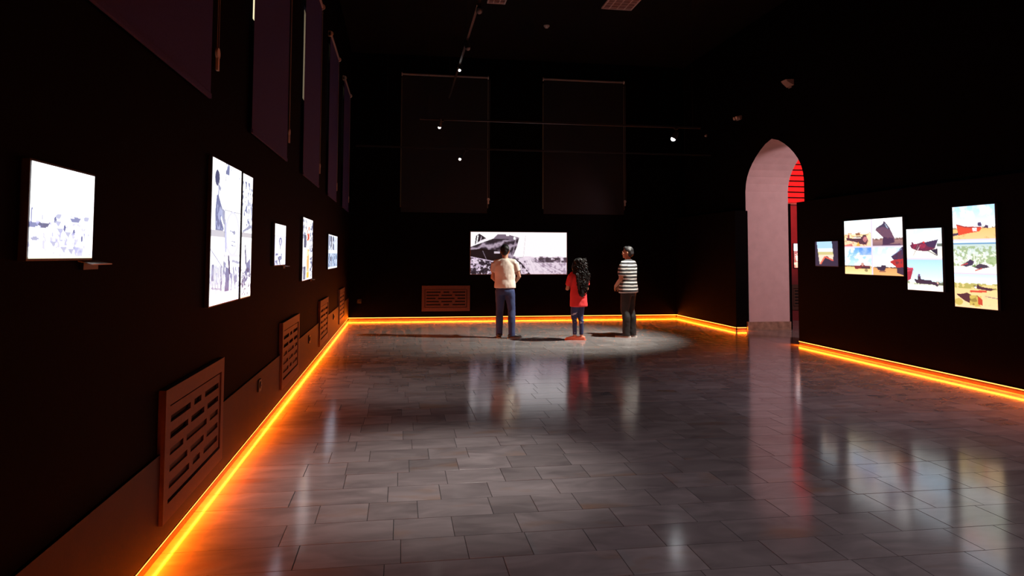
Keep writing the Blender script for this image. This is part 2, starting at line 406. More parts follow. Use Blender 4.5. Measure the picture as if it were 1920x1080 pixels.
def socket(loc, rz, label):
    t = thing('power_socket', label, 'socket', loc, rz, 'wall sockets')
    bm = bmesh.new(); box(bm, -.05, .05, -.014, 0, -.05, .05); obj('plate', bm, METALBLK, t, bevel=.004)
    bm = bmesh.new(); cyl(bm, (0,-.0145,0), (0,-.022,0), .032, .030, 20); obj('insert', bm, METALBLK, t)
    bm = bmesh.new(); cyl(bm, (-.01,-.022,0), (-.01,-.0235,0), .004, seg=8); cyl(bm, (.01,-.022,0), (.01,-.0235,0), .004, seg=8); obj('pin_holes', bm, DARKHOLE, t)
socket((XL+.016, 6.264, .415), LR, 'black wall socket on the panelling below the small portrait photo')
socket((XL+.016, 9.558, .415), LR, 'black wall socket on the panelling below the tall orange collage')
socket((XL+.016, 12.966, .415), LR, 'black wall socket on the panelling below the wide two-row lightbox')
socket((-.93, YB, .44), 0, 'black wall socket on the back wall by the corner')

# ------------------------------------------------------------------ photographic prints, drawn into colour attributes
def vnoise(h, w, cells, seed):
    r = np.random.default_rng(seed); cy, cx = max(1, int(cells*h/w)), cells
    g = r.random((cy+2, cx+2)); yy = np.linspace(0, cy, h); xx = np.linspace(0, cx, w)
    y0 = np.floor(yy).astype(int); x0 = np.floor(xx).astype(int); fy = (yy-y0)[:,None]; fx = (xx-x0)[None,:]
    fy = fy*fy*(3-2*fy); fx = fx*fx*(3-2*fx)
    return (g[y0][:,x0]*(1-fy)*(1-fx) + g[y0][:,x0+1]*(1-fy)*fx + g[y0+1][:,x0]*fy*(1-fx) + g[y0+1][:,x0+1]*fy*fx)
def fnoise(h, w, cells, seed):
    return (vnoise(h,w,cells,seed)*.55 + vnoise(h,w,cells*2,seed+1)*.28 + vnoise(h,w,cells*4,seed+2)*.17)
class Img:
    def __init__(s, w, h, col=(1,1,1)):
        s.w, s.h = w, h; s.a = np.ones((h, w, 3))*np.array(col)
        s.u = (np.arange(w)+.5)[None,:]/w*np.ones((h,1)); s.v = (np.arange(h)+.5)[:,None]/h*np.ones((1,w))
    def mask(s, m, col, k=1.):
        m = (m*k)[...,None]; s.a = s.a*(1-m) + np.array(col)*m; return s
    def grad(s, v0, v1, c0, c1, sel=None):
        t = np.clip((s.v-v0)/(v1-v0), 0, 1)[...,None]; g = np.array(c0)*(1-t)+np.array(c1)*t
        m = ((s.v >= v0-1e-6) & (s.v <= v1+1e-6)).astype(float)[...,None]; s.a = s.a*(1-m)+g*m; return s
    def polym(s, pts):
        ins = np.zeros((s.h, s.w), bool); n = len(pts)
        for i in range(n):
            x0, y0 = pts[i]; x1, y1 = pts[(i+1) % n]
            c = ((y0 > s.v) != (y1 > s.v)) & (s.u < (x1-x0)*(s.v-y0)/((y1-y0) or 1e-9)+x0); ins ^= c
        return ins.astype(float)
    def poly(s, pts, col, k=1.): return s.mask(s.polym(pts), col, k)
    def ell(s, cx, cy, rx, ry, col, k=1.): return s.mask((((s.u-cx)/rx)**2+((s.v-cy)/ry)**2 < 1).astype(float), col, k)
    def rect(s, x0, y0, x1, y1, col, k=1.): return s.mask(((s.u>=x0)&(s.u<=x1)&(s.v>=y0)&(s.v<=y1)).astype(float), col, k)
    def line(s, x0, y0, x1, y1, wd, col, k=1.):
        asp = s.w/s.h; dx, dy = (x1-x0)*asp, y1-y0; L2 = dx*dx+dy*dy+1e-9
        t = np.clip((((s.u-x0)*asp)*dx+(s.v-y0)*dy)/L2, 0, 1); d = np.hypot((s.u-x0)*asp-t*dx, s.v-y0-t*dy)
        return s.mask((d < wd).astype(float), col, k)
    def blotch(s, reg, cells, th, col, k, seed, soft=.08):
        n = fnoise(s.h, s.w, cells, seed); return s.mask(np.clip((n-th)/soft, 0, 1)*reg, col, k)
    def band(s, v0, v1): return ((s.v >= v0) & (s.v <= v1)).astype(float)
def lin(a):
    a = np.clip(a, 0, 1); return np.where(a <= .04045, a/12.92, ((a+.055)/1.055)**2.4)
EM = {}
def print_mat(strength):
    if strength in EM: return EM[strength]
    m = bpy.data.materials.new('backlit print %.2f' % strength); m.use_nodes = True; nt = m.node_tree; b = nt.nodes['Principled BSDF']
    at = nt.nodes.new('ShaderNodeAttribute'); at.attribute_name = 'ink'
    b.inputs['Base Color'].default_value = (.02, .02, .02, 1); b.inputs['Roughness'].default_value = .35
    nt.links.new(at.outputs['Color'], b.inputs['Emission Color']); b.inputs['Emission Strength'].default_value = strength
    m.cycles.emission_sampling = 'NONE'      # large soft panels: no explicit light sampling needed
    EM[strength] = m; return m
def print_mesh(img, org, du, dv, strength, parent, name='photo_print'):
    """org = top-left corner, du = vector along the width, dv = vector down the height"""
    h, w = img.h, img.w; org, du, dv = np.array(org), np.array(du), np.array(dv)
    uu = np.linspace(0, 1, w); vv = np.linspace(0, 1, h)
    P = org[None,None,:] + uu[None,:,None]*du + vv[:,None,None]*dv
    idx = np.arange(h*w).reshape(h, w)
    q = np.stack([idx[:-1,:-1], idx[1:,:-1], idx[1:,1:], idx[:-1,1:]], -1).reshape(-1, 4)
    me = bpy.data.meshes.new(name); me.from_pydata(P.reshape(-1, 3).tolist(), [], q.tolist())
    ca = me.color_attributes.new('ink', 'FLOAT_COLOR', 'POINT')
    c = np.ones((h*w, 4)); c[:,:3] = lin(img.a).reshape(-1, 3); ca.data.foreach_set('color', c.ravel())
    me.materials.append(print_mat(strength))
    o = bpy.data.objects.new(name, me); COL.objects.link(o); o.parent = parent; return o

def lightbox(wall, a0, a1, z0, z1, depth, label, prints, strength, group=None, frame=.008):
    """a0 = the edge that is on the viewer's left hand. prints: list of (u0,v0,u1,v1,img). Case with prints proud of it"""
    W, H = abs(a1-a0), z1-z0
    if wall == 'L': org = Vector((XL, a0, z1)); ux = Vector((0,1,0)); n = Vector((1,0,0))
    elif wall == 'R': org = Vector((XR, a0, z1)); ux = Vector((0,-1,0)); n = Vector((-1,0,0))
    elif wall == 'N': org = Vector((a0, YN1, z1)); ux = Vector((1,0,0)); n = Vector((0,-1,0))
    else: org = Vector((a0, YB, z1)); ux = Vector((1,0,0)); n = Vector((0,-1,0))
    dn = Vector((0,0,-1))
    t = thing('lightbox', label, 'lightbox', org + ux*(W/2) + dn*H, 0, group)
    inv = t.location
    def slab(name, u0, u1, v0, v1, d0, d1, m, bev=0.):
        bm = bmesh.new(); vs_ = []
        for d in (d0, d1):
            for (u, v) in ((u0,v0),(u1,v0),(u1,v1),(u0,v1)): vs_.append(bm.verts.new(org - inv + ux*u + dn*v + n*d))
        for f in ((0,1,2,3),(4,7,6,5),(0,4,5,1),(1,5,6,2),(2,6,7,3),(3,7,4,0)): bm.faces.new([vs_[i] for i in f])
        bmesh.ops.recalc_face_normals(bm, faces=bm.faces[:]); return obj(name, bm, m, t, bevel=bev)
    slab('case', -frame, W+frame, -frame, H+frame, .0004, depth-.004, CASE, .003)
    for (u0, v0, u1, v1, im) in prints:
        o = org - inv + ux*(u0*W) + dn*(v0*H) + n*(depth-.002)
        print_mesh(im, o, ux*((u1-u0)*W), dn*((v1-v0)*H), strength, t)
    return t

WHT = (1, 1, 1)
# --- wide black-and-white shipwreck screen on the back wall
def img_screen():
    im = Img(236, 104, (.99, .965, .975))
    gy = .60 - .05*np.clip((im.u-.42)/.2, 0, 1)*0
    g = (im.v > .585+.012*np.sin(im.u*40)).astype(float)
    im.mask(g, (.90, .82, .89)); im.mask(g*np.clip((im.v-.6)/.4, 0, 1), (.84, .74, .82), .5)
    im.blotch(g*(im.v<.72)*(im.u>.42), 34, .52, (.50, .40, .50), .8, 3)
    im.blotch(g*((im.v>.61)&(im.v<.72)&(im.u>.68)).astype(float), 26, .36, (.36, .27, .36), .85, 5)
    im.blotch(g*(im.v>.66), 40, .56, (.60, .48, .60), .6, 9)
    for i in range(6): im.line(.60+.012*i, .63, .66+.075*i, 1.02, .006, (.62, .52, .63), .5)
    im.poly([(.55,.6),(.60,.6),(.86,1),(.62,1)], (.97,.91,.95), .45)
    im.line(.565, .09, .545, .58, .004, (.78,.72,.76), .8)
    hull = [(0,.36),(.10,.27),(.22,.17),(.235,.155),(.275,.062),(.362,.060),(.366,.10),(.395,.10),(.398,.07),(.50,.135),(.475,.36),(.432,.60),(.38,.66),(.29,.72),(0,.60)]
    im.poly(hull, (.56,.47,.57)); hm = im.polym(hull)
    st = fnoise(im.h, im.w, 16, 21); st2 = vnoise(im.h, im.w, 60, 8)
    sn = np.sin((im.v*1.0+im.u*.55)*34 + st*7)
    im.mask(hm*np.clip(sn*.8+.1, 0, 1)*(im.v>.16), (.22,.17,.23), .9)
    im.mask(hm*np.clip(-sn*.8-.1, 0, 1)*(im.v>.2), (.86,.77,.85), .8)
    im.poly([(0,.43),(.11,.395),(.21,.43),(.30,.44),(.335,.52),(.32,.70),(.2,.68),(0,.58)], (.13,.10,.14))
    for i in range(14): im.line(.01+.016*i, .43+.002*i, .02+.02*i, .60, .004, (.42,.35,.43), .55)
    im.line(.125,.45,.165,.66,.008,(.65,.57,.66),.8)
    im.rect(.24,.46,.30,.51,(.82,.75,.82))
    im.ell(.452,.15,.013,.035,WHT)
    im.poly([(.045,.30),(.055,.10),(.09,.045),(.16,.155),(.10,.21)], (.30,.22,.30)); im.line(.06,.3,.075,.1,.012,WHT); im.line(.10,.22,.11,.12,.007,(.9,.82,.9))
    im.line(.06,.27,.17,.17,.01,(.93,.88,.93)); im.line(.47,.13,.425,.60,.012,(.70,.60,.70),.8)
    im.poly([(0,.58),(.2,.67),(.28,.72),(.30,1),(0,1)], (.80,.70,.82))
    bl = im.polym([(0,.6),(.2,.69),(.45,.62),(.52,.72),(.62,1),(0,1)])
    im.blotch(bl, 24, .50, (.22,.17,.26), .85, 31); im.blotch(bl, 60, .55, (.15,.11,.17), .7, 33); im.blotch(bl, 44, .62, (.97,.88,.96), .8, 37)
    return im
def contrast(im):
    m = im.a.mean(-1, keepdims=True); im.a = np.clip(im.a*np.where(m < .74, (m/.74)**.6, 1), 0, 1); im.a = im.a*.8 + .2*im.a.mean(-1, keepdims=True); return im
# --- colour shipwreck photographs
def sky(im, v1, c0, c1, cloud=0., seed=1, cc=WHT):
    im.grad(0, v1, c0, c1)
    if cloud: im.blotch(im.band(0, v1), 7, .5-.1*cloud, cc, min(1, .6+.4*cloud), seed, .22)
    return im
def img_g1():
    im = sky(Img(60, 56), .52, (.86,.95,.98), WHT, .6, 2); im.grad(.52, 1, (1,.86,.66), (.97,.78,.62))
    im.blotch(im.band(.46,.62), 12, .5, (.78,.55,.36), .8, 4)
    im.poly([(.07,.63),(.34,.68),(.36,.60),(.66,.62),(.70,.55),(.80,.58),(.86,.76),(.80,.92),(.58,.89),(.40,.80),(.10,.74)], (.27,.13,.19))
    im.poly([(.14,.54),(.20,.54),(.20,.66),(.14,.66)], (.55,.22,.24)); im.poly([(.42,.49),(.56,.46),(.60,.58),(.44,.57)], (.55,.36,.24)); im.poly([(.68,.56),(.82,.56),(.78,.60)], (.3,.2,.15))
    im.poly([(.34,.63),(.62,.64),(.62,.67),(.36,.68)], (1,.92,.85)); im.poly([(.44,.95),(.52,.80),(.60,.98)], (.88,.64,.22)); im.poly([(0,.92),(.28,.86),(.34,1),(0,1)], (.78,.28,.30), .7); im.ell(.76,.72,.07,.1,(.72,.42,.45))
    im.blotch(im.band(.74,1), 16, .6, (.5,.25,.22), .5, 14); return im
def img_g2():
    im = sky(Img(60, 56), .74, WHT, (1,.99,.97), 0); im.mask((im.u<.25)*(im.v<.4)*1., (.95,.99,1), .6); im.grad(.74, 1, (.62,.44,.42), (.42,.30,.35))
    im.blotch(im.band(.70,.76), 20, .4, (.35,.22,.2), .8, 6)
    im.poly([(.14,.40),(.17,.33),(.30,.25),(.38,.20),(.42,.10),(.50,.20),(.60,.36),(.64,.46),(.76,.74),(.74,.86),(.36,.97),(.40,.78),(.38,.66),(.24,.52)], (.36,.23,.32))
    im.poly([(.17,.34),(.38,.20),(.42,.11),(.50,.22),(.62,.42),(.50,.36),(.40,.30)], (.20,.17,.28)); im.poly([(.44,.18),(.48,.22),(.56,.38),(.50,.34)], (.7,.78,.85), .8)
    im.poly([(.38,.66),(.70,.70),(.74,.86),(.36,.97)], (.22,.12,.24)); im.blotch(im.polym([(.2,.4),(.6,.45),(.72,.72),(.4,.7)]), 9, .5, (.48,.28,.30), .7, 8)
    im.poly([(.34,.93),(.9,.9),(1,1),(.3,1)], (.30,.18,.30)); return im
def img_g3():
    im = sky(Img(60, 56), .70, (.30,.58,.95), (.80,.93,1), .9, 13); im.mask(((im.u>.55)*(im.v<.3))*1., (.22,.45,.90), .55)
    im.grad(.70, 1, (.90,.76,.44), (.96,.86,.62)); im.blotch(im.band(.67,.73), 20, .3, (.35,.28,.18), .85, 5)
    im.poly([(.36,.68),(.56,.67),(.60,.63),(.70,.63),(.74,.68),(.90,.69),(.92,.79),(.60,.79),(.38,.80)], (.42,.10,.14)); im.ell(.65,.63,.05,.06,(.75,.55,.5)); im.poly([(.60,.72),(.92,.72),(.92,.79),(.62,.78)], (.20,.10,.16))
    im.ell(.78,.84,.06,.05,(.55,.48,.3)); im.rect(.97,.6,1,1,(.3,.35,.25),.8); return im
def img_g4():
    im = sky(Img(64, 60), .72, (.72,.86,.97), (.97,.98,1), 1., 17); im.grad(.72, 1, (.86,.58,.33), (.90,.66,.40)); im.blotch(im.band(.70,.745), 22, .35, (.28,.20,.16), .85, 5)
    im.poly([(.14,.70),(.28,.72),(.32,.64),(.46,.66),(.44,.78),(.40,.84),(.20,.82)], (.12,.10,.20)); im.ell(.34,.86,.12,.03,(.40,.22,.2),.7)
    im.poly([(.99,.0),(1,.0),(1,.5),(.70,.46),(.62,.35),(.80,.22)], (.16,.12,.26)); im.poly([(.70,.46),(.9,.43),(1,.42),(1,.72),(.80,.72),(.58,.53)], (.66,.12,.13)); im.poly([(.80,.72),(1,.70),(1,.97),(.80,.90)], (.14,.10,.20)); im.line(.68,.30,.95,.10,.012,(.65,.7,.85),.7)
    im.blotch(im.polym([(.70,.3),(1,.1),(1,.7),(.8,.72)]), 10, .55, (.30,.12,.20), .7, 3); return im
def img_h1():
    im = sky(Img(72, 62), .66, (.80,.93,.99), (.97,.99,1), .3, 5); im.grad(.66, 1, (.97,.95,.88), (.99,.97,.93)); im.rect(.86,.50,1,.60,(.2,.24,.2),.8)
    im.poly([(.10,.54),(.14,.54),(.16,.44),(.20,.45),(.21,.52),(.40,.47),(.46,.44),(.52,.46),(.90,.37),(.80,.66),(.60,.75),(.30,.72),(.14,.64)], (.36,.10,.22)); im.poly([(.52,.47),(.90,.37),(.80,.64),(.62,.60)], (.18,.12,.26)); im.ell(.5,.45,.03,.03,(.9,.15,.15))
    im.poly([(.70,.70),(.88,.66),(.88,.88),(.74,.76)], (.10,.10,.20)); im.line(.60,.72,.86,.88,.012,(.2,.18,.22)); im.line(.24,.90,.40,.54,.010,(.85,.78,.80)); im.line(.20,.88,.34,.52,.008,(.5,.4,.42)); im.blotch(im.polym([(.2,.5),(.55,.5),(.6,.72),(.2,.68)]), 12, .52, (.62,.12,.24), .8, 9); return im
def img_h2():
    im = sky(Img(72, 62), .78, (.62,.82,.97), (.88,.95,.98), .0, 5); im.grad(.74, 1, (.88,.90,.80), (.97,.96,.93)); im.blotch(im.band(.70,.80), 14, .45, (.35,.42,.25), .7, 3)
    im.poly([(0,.28),(.18,.29),(.17,.40),(0,.42)], (.78,.22,.32)); im.poly([(0,.42),(.17,.38),(.10,.66),(0,.72)], (.62,.10,.20)); im.line(0,.36,.18,.36,.012,(.25,.1,.2))
    im.poly([(.20,.64),(.30,.66),(.31,.54),(.38,.54),(.40,.65),(.68,.66),(.70,.70),(.92,.74),(.84,.86),(.78,.80),(.40,.79),(.26,.77)], (.12,.10,.19)); im.rect(.32,.49,.37,.56,(.35,.25,.45)); im.ell(.86,.74,.03,.03,(.85,.65,.6)); im.rect(.88,.72,1,.80,(.2,.26,.18),.8); return im
def seg_digits(im, s, x, y, w, h, th, col):
    S = {'9': 'abcdfg', '2': 'abged', '1': 'bc'}
    for ch in s:
        P = {'a': (x,y,x+w,y), 'b': (x+w,y,x+w,y+h/2), 'c': (x+w,y+h/2,x+w,y+h), 'd': (x,y+h,x+w,y+h), 'e': (x,y+h/2,x,y+h), 'f': (x,y,x,y+h/2), 'g': (x,y+h/2,x+w,y+h/2)}
        for k in S[ch]: im.line(*P[k], th, col)
        x += w*1.7
def img_i1():
    im = sky(Img(88, 72), .66, (.64,.83,.98), (.98,.99,1), .5, 21); im.grad(.66, 1, (.95,.72,.42), (.98,.76,.52)); im.blotch(im.band(.63,.68), 22, .5, (.45,.35,.2), .7, 4)
    im.poly([(0,.80),(.14,.78),(.16,.84),(0,.88)], (.22,.16,.26)); im.poly([(.09,.52),(.30,.60),(.48,.63),(.66,.62),(.70,.66),(.64,.76),(.40,.80),(.14,.86)], (.84,.24,.14)); im.poly([(.09,.52),(.30,.60),(.66,.63),(.64,.66),(.30,.64),(.10,.56)], (.62,.20,.18))
    seg_digits(im, '92', .49, .665, .030, .07, .011, WHT); im.poly([(.60,.60),(.61,.50),(.68,.50),(.70,.62)], (.25,.2,.35)); im.poly([(.74,.66),(.78,.58),(.84,.60),(.84,.68)], (.22,.14,.26)); im.blotch(im.band(.8,1), 10, .6, (.88,.60,.36), .6, 4); return im
def img_i2():
    im = Img(88, 72); im.grad(0, .10, (.80,.92,.99), (.92,.97,1)); im.rect(0,.10,1,.14,(.35,.55,.72)); im.grad(.14, 1, (.72,.80,.78), (.97,.94,.90))
    im.blotch(im.band(.2,.78), 16, .48, (.52,.62,.42), .8, 7); im.blotch(im.band(.3,.8), 22, .6, (.98,.97,.92), .8, 12); im.ell(.90,.62,.14,.10,(.50,.62,.36),.7)
    im.poly([(.20,.74),(.32,.66),(.40,.58),(.50,.64),(.46,.74),(.30,.80)], (.16,.14,.26)); im.poly([(.48,.80),(.62,.70),(.78,.74),(.84,.80),(.60,.86)], (.18,.16,.24)); im.line(.18,.76,.34,.70,.014,(.72,.20,.22)); im.line(.52,.90,.66,.84,.016,(.72,.24,.24)); im.poly([(.42,.78),(.52,.72),(.54,.80)], (.36,.5,.28)); return im
def img_i3():
    im = sky(Img(88, 72), .30, (.74,.89,.98), (.96,.99,1), .0, 21); im.grad(.30, 1, (.90,.78,.50), (.98,.80,.58)); im.blotch(im.band(.28,.44), 14, .42, (.62,.60,.28), .85, 3)
    im.poly([(.44,.34),(.54,.36),(.56,.28),(.60,.36),(.80,.40),(.97,.42),(.84,.48),(.56,.44)], (.20,.10,.16)); im.ell(.51,.40,.025,.03,WHT); im.line(.40,.52,.74,.50,.03,(.80,.24,.16)); im.poly([(.04,.62),(.20,.60),(.30,.56),(.40,.62),(.40,.88),(.24,.80),(.10,.68)], (.22,.10,.14))
    im.poly([(.38,.64),(.56,.62),(.62,.94),(.36,.90)], (.55,.46,.18)); im.blotch(im.polym([(.36,.62),(.64,.64),(.6,.98),(.36,.92)]), 16, .5, (.78,.68,.30), .9, 4); im.poly([(.56,.64),(.66,.74),(.66,.90),(.56,.88)], (.72,.20,.12)); im.ell(.10,.84,.10,.10,(.72,.64,.28),.9); im.line(.74,.64,1,.68,.012,(.45,.35,.4),.8); im.blotch(im.band(.5,1)*(im.u>.6), 12, .6, (.92,.72,.52), .6, 9); return im
def img_f():
    im = Img(46, 50, (.17,.16,.26)); win = [(.08,.0),(.74,.0),(.80,.55),(.78,.76),(.66,.70),(.52,.58),(.38,.66),(.30,.80),(.20,.92)]
    im.poly(win, (.72,.88,.99)); w = im.polym(win); im.mask(w*((im.v>.28)&(im.v<.42)), (.97,.99,1)); im.mask(w*(im.v>.42), (.85,.80,.55)); im.mask(w*(im.v>.54), (1,.90,.80)); im.line(.24,.9,.44,.62,.03,(.95,.45,.35)); im.line(.44,.62,.78,.76,.03,(.92,.40,.34)); return im
# --- over-exposed pale prints of the left wall (near white paper, faint grey ink)
INK = (.34, .36, .50); INK2 = (.52, .53, .62); INK3 = (.24, .25, .36)
def img_a():
    im = Img(120, 90)
    for (x, y2, w, c) in ((.05,.63,.10,INK),(.20,.63,.09,INK3),(.68,.545,.10,INK),(.87,.52,.06,INK2),(.41,.52,.05,INK2)): im.poly([(x-w,y2),(x+w,y2-.015),(x+w*.6,y2+.04),(x-w*.5,y2+.05)], c, .9)
    im.line(.17,.50,.18,.63,.008,INK2,.9); im.line(.03,.48,.02,.64,.012,INK,.9); im.line(.60,.53,.72,.525,.006,INK2)
    for (x, y2) in ((.36,.58),(.51,.66),(.66,.70),(.80,.77)): im.ell(x,y2,.020,.038,INK); im.poly([(x-.07,y2+.20),(x+.07,y2+.20),(x+.03,y2+.06),(x-.03,y2+.06)], (.80,.80,.88), .7)
    for (x, y2) in ((.44,.70),(.56,.73),(.34,.84),(.50,.90),(.62,.92),(.70,.90),(.40,.62)): im.poly([(x-.055,y2-.03),(x+.055,y2-.03),(x+.015,y2+.04)], INK2, .9)
    im.blotch(im.band(.60,1)*(im.u<.86), 20, .60, (.58,.58,.72), .85, 3); im.poly([(.68,.86),(.83,.88),(.81,1),(.70,1)], (.56,.57,.70), .8); im.blotch(im.band(.7,1)*(im.u>.3), 34, .62, INK2, .8, 8); im.ell(.08,.79,.06,.02,INK2); im.blotch(im.band(.9,1), 26, .55, (.7,.7,.74), .8, 5); im.rect(0,.98,1,1,(.80,.80,.70)); return im
def img_b1():   # left column of the tall collage: figure in a cap above, crowd below
    im = Img(60, 150); im.rect(0,.49,1,.535,(.66,.65,.68))
    im.ell(.36,.13,.17,.055,INK3); im.poly([(.40,.16),(.66,.19),(.62,.215),(.44,.20)], INK2); im.line(.5,.2,.42,.27,.02,INK2,.8); im.poly([(.34,.25),(.46,.24),(.70,.31),(.95,.36),(.97,.46),(.86,.49),(.30,.49),(.26,.36)], INK, .95)
    im.poly([(.62,.32),(.98,.34),(.98,.44),(.74,.40)], INK2); im.blotch(im.polym([(.3,.3),(.95,.36),(.9,.48),(.3,.48)]), 10, .5, (.60,.62,.74), .8, 2); im.line(.72,.40,.95,.46,.012,WHT)
    im.line(.0,.62,.95,.75,.006,INK2,.9); im.rect(.12,.72,.26,.83,INK,.9)
    for i in range(9): im.line(.12+.1*i,.74+.01*(i%3),.10+.1*i,.86+.02*(i%2),.012,INK2,.85)
    im.blotch(im.band(.70,.93), 14, .56, (.60,.62,.72), .75, 5); im.line(.80,.75,.84,.90,.014,INK); im.line(.1,.88,.9,.90,.008,INK2,.8); return im
def img_b2():   # middle column
    im = Img(70, 150); im.blotch(im.band(0,.32), 16, .70, INK2, .8, 12); im.blotch(im.band(0,.08)*(im.u<.22), 8, .35, INK, .9, 3)
    im.rect(0,.335,1,.342,(.5,.5,.55)); im.rect(0,.345,1,.655,(.97,.97,.99)); im.ell(.5,.50,.47,.165,(.74,.74,.83)); im.ell(.5,.50,.36,.145,(.99,.99,1)); im.line(.34,.48,.64,.49,.005,INK,.8); im.line(.48,.48,.50,.55,.005,INK,.8); im.ell(.60,.49,.07,.018,INK2); im.line(.42,.555,.66,.56,.005,INK2); im.line(.40,.585,.72,.59,.004,INK2)
    im.line(.02,.42,.1,.62,.02,(.62,.63,.74)); im.rect(0,.655,1,.675,(.75,.75,.78)); im.rect(0,.675,1,1,(.95,.95,.99)); im.line(.5,.70,1,.72,.01,INK2,.8); im.poly([(.12,.74),(.36,.76),(.34,.92),(.10,.92)], INK, .9); im.blotch(im.band(.70,.92), 12, .52, INK, .75, 9); im.line(.28,.68,.36,.78,.02,INK3); im.line(.6,.76,.7,.86,.018,INK2); im.poly([(0,.95),(1,.9),(1,1),(0,1)], (.84,.85,.93)); return im
def img_b3():   # separate narrow panel
    im = Img(50, 150); im.blotch(im.band(.06,.45), 9, .58, INK, .9, 5); im.blotch(im.band(.1,.44)*(im.u>.5), 7, .55, INK2, .8, 15); im.poly([(.05,.46),(.9,.40),(.95,.43),(.1,.475)], INK2)
    im.rect(0,.475,1,.51,(.66,.64,.66)); im.poly([(.30,.62),(.42,.60),(.54,.72),(.9,.68),(.92,.80),(.4,.90),(.1,.92),(.2,.82),(.5,.76)], INK, .9); im.line(.36,.58,.42,.72,.012,INK3); im.blotch(im.band(.74,.98), 12, .56, INK3, .85, 6); im.blotch(im.band(.8,1), 14, .55, WHT, .9, 8); im.rect(0,.985,1,1,(.82,.78,.70)); return im
def img_c():
    im = Img(60, 70); im.mask((im.v>.29)*1., (.86,.85,.93)); im.rect(0,.285,1,.295,(.66,.65,.72)); im.ell(.50,.42,.13,.10,INK); im.ell(.50,.43,.07,.08,(.78,.77,.86)); im.line(.48,.50,.50,.66,.025,INK2); im.poly([(.40,.62),(.62,.62),(.80,1),(.10,1)], (.96,.95,.99), .9); im.blotch(im.band(.72,1)*(im.u<.65), 10, .5, INK, .85, 4); im.line(.3,.8,.5,.99,.02,INK3,.8); return im
def img_d():
    im = Img(80, 130); im.blotch(im.band(.02,.47)*(im.u<.36), 12, .52, INK2, .85, 3); im.rect(.10,.28,.32,.48,INK3,.85); im.rect(.08,.78,.30,.985,INK3,.85); im.blotch(im.band(.78,.98)*(im.u<.3), 9, .5, INK2, .8, 8); im.rect(.08,.50,.32,.76,(.93,.94,.99)); im.rect(.10,.62,.3,.76,(.80,.81,.88),.7)
    c = ((im.u>.40)&(im.u<.64)).astype(float); im.mask(c*im.band(.10,.47), (.99,.94,.90)); im.blotch(c*im.band(.12,.36), 12, .50, (.85,.32,.18), .9, 11); im.poly([(.46,.28),(.58,.24),(.60,.33),(.48,.36)], (.78,.22,.12)); im.mask(c*im.band(.50,.97), (.98,.86,.70)); im.blotch(c*im.band(.5,.97), 9, .45, (.95,.66,.40), .9, 2); im.mask(c*im.band(.88,.97), (.97,.72,.32))
    r = (im.u>.70).astype(float); im.blotch(r*im.band(.05,.97), 16, .50, INK, .85, 6); im.mask(r*im.band(.55,.62), WHT); im.blotch(im.band(.02,.2)*(im.u>.6), 10, .6, INK2, .6, 9); return im
def img_e():
    im = Img(90, 80); im.mask(im.band(.03,.45), (.86,.90,.97)); im.mask(im.band(.54,.95), (.80,.85,.94))
    for i, (x0, x1) in enumerate(((.03,.16),(.20,.34),(.42,.58),(.64,.76),(.82,.97))):
        im.blotch(((im.u>x0)&(im.u<x1)).astype(float)*im.band(.04,.45), 10, .46, INK3 if i in (1,2) else INK2, .9, 5+i); im.blotch(((im.u>x0)&(im.u<x1)).astype(float)*im.band(.55,.94), 12, .48, (.30,.40,.55) if i != 1 else INK3, .85, 25+i)
    im.rect(0,.455,1,.535,WHT); im.rect(.34,0,.40,.45,WHT); im.rect(.74,0,1,.45,(.96,.98,1),.6); return im

def seam(im, sides):
    im.a = im.a*.93 + .07
    for c in sides:
        sl = {'l': np.s_[:, :2], 'r': np.s_[:, -2:], 't': np.s_[:2], 'b': np.s_[-2:]}[c]; im.a[sl] = (.84, .80, .86)
    return im
SL, SR_ = 2.2, 1.38
lightbox('L', 2.426, 2.89, 1.504, 1.815, .03, 'small glaring white lightbox with faint boats at the near end of the wall', [(0,0,1,1,img_a())], SL)
lightbox('L', 4.58, 5.37, 1.198, 2.126, .03, 'tall pale lightbox collage with a capped figure and an oval map', [(0,0,.418,1,img_b1()),(.428,0,1,1,img_b2())], SL*.8)
lightbox('L', 5.437, 5.775, 1.196, 2.122, .03, 'narrow pale lightbox panel right beside the tall two-column collage', [(0,0,1,1,img_b3())], SL*.8)
lightbox('L', 6.825, 7.44, 1.419, 1.81, .03, 'small pale lightbox with a single portrait', [(0,0,1,1,img_c())], SL*.75)
lightbox('L', 8.73, 9.66, 1.205, 1.97, .03, 'tall lightbox collage with an orange column in its middle', [(0,0,1,1,img_d())], SL*.62)
lightbox('L', 11.77, 13.386, 1.285, 1.853, .03, 'wide lightbox of two rows of bluish photos, last before the back corner', [(0,0,1,1,img_e())], SL*.55)
lightbox('R', 10.709, 10.10, 1.365, 1.76, .035, 'smallest dark lightbox with a bright slanted view, right beside the arch', [(0,0,1,1,img_f())], 1.1)
lightbox('R', 9.927, 8.652, 1.255, 2.065, .035, 'lightbox with four shipwreck photographs in a square', [(0,0,.5,.495,seam(img_g1(),'rb')),(.5,0,1,.495,seam(img_g2(),'lb')),(0,.495,.5,1,seam(img_g3(),'rt')),(.5,.495,1,1,seam(img_g4(),'lt'))], SR_)
lightbox('R', 8.577, 7.95, 1.078, 1.89, .035, 'lightbox with two shipwreck photographs one above the other', [(0,0,1,.49,seam(img_h1(),'b')),(0,.49,1,1,seam(img_h2(),'t'))], SR_)
lightbox('R', 7.762, 7.132, .91, 2.136, .035, 'tallest lightbox with three stacked shipwreck photographs, red boat on top', [(0,0,1,.333,seam(img_i1(),'b')),(0,.333,1,.666,seam(img_i2(),'tb')),(0,.666,1,1,seam(img_i3(),'t'))], SR_)
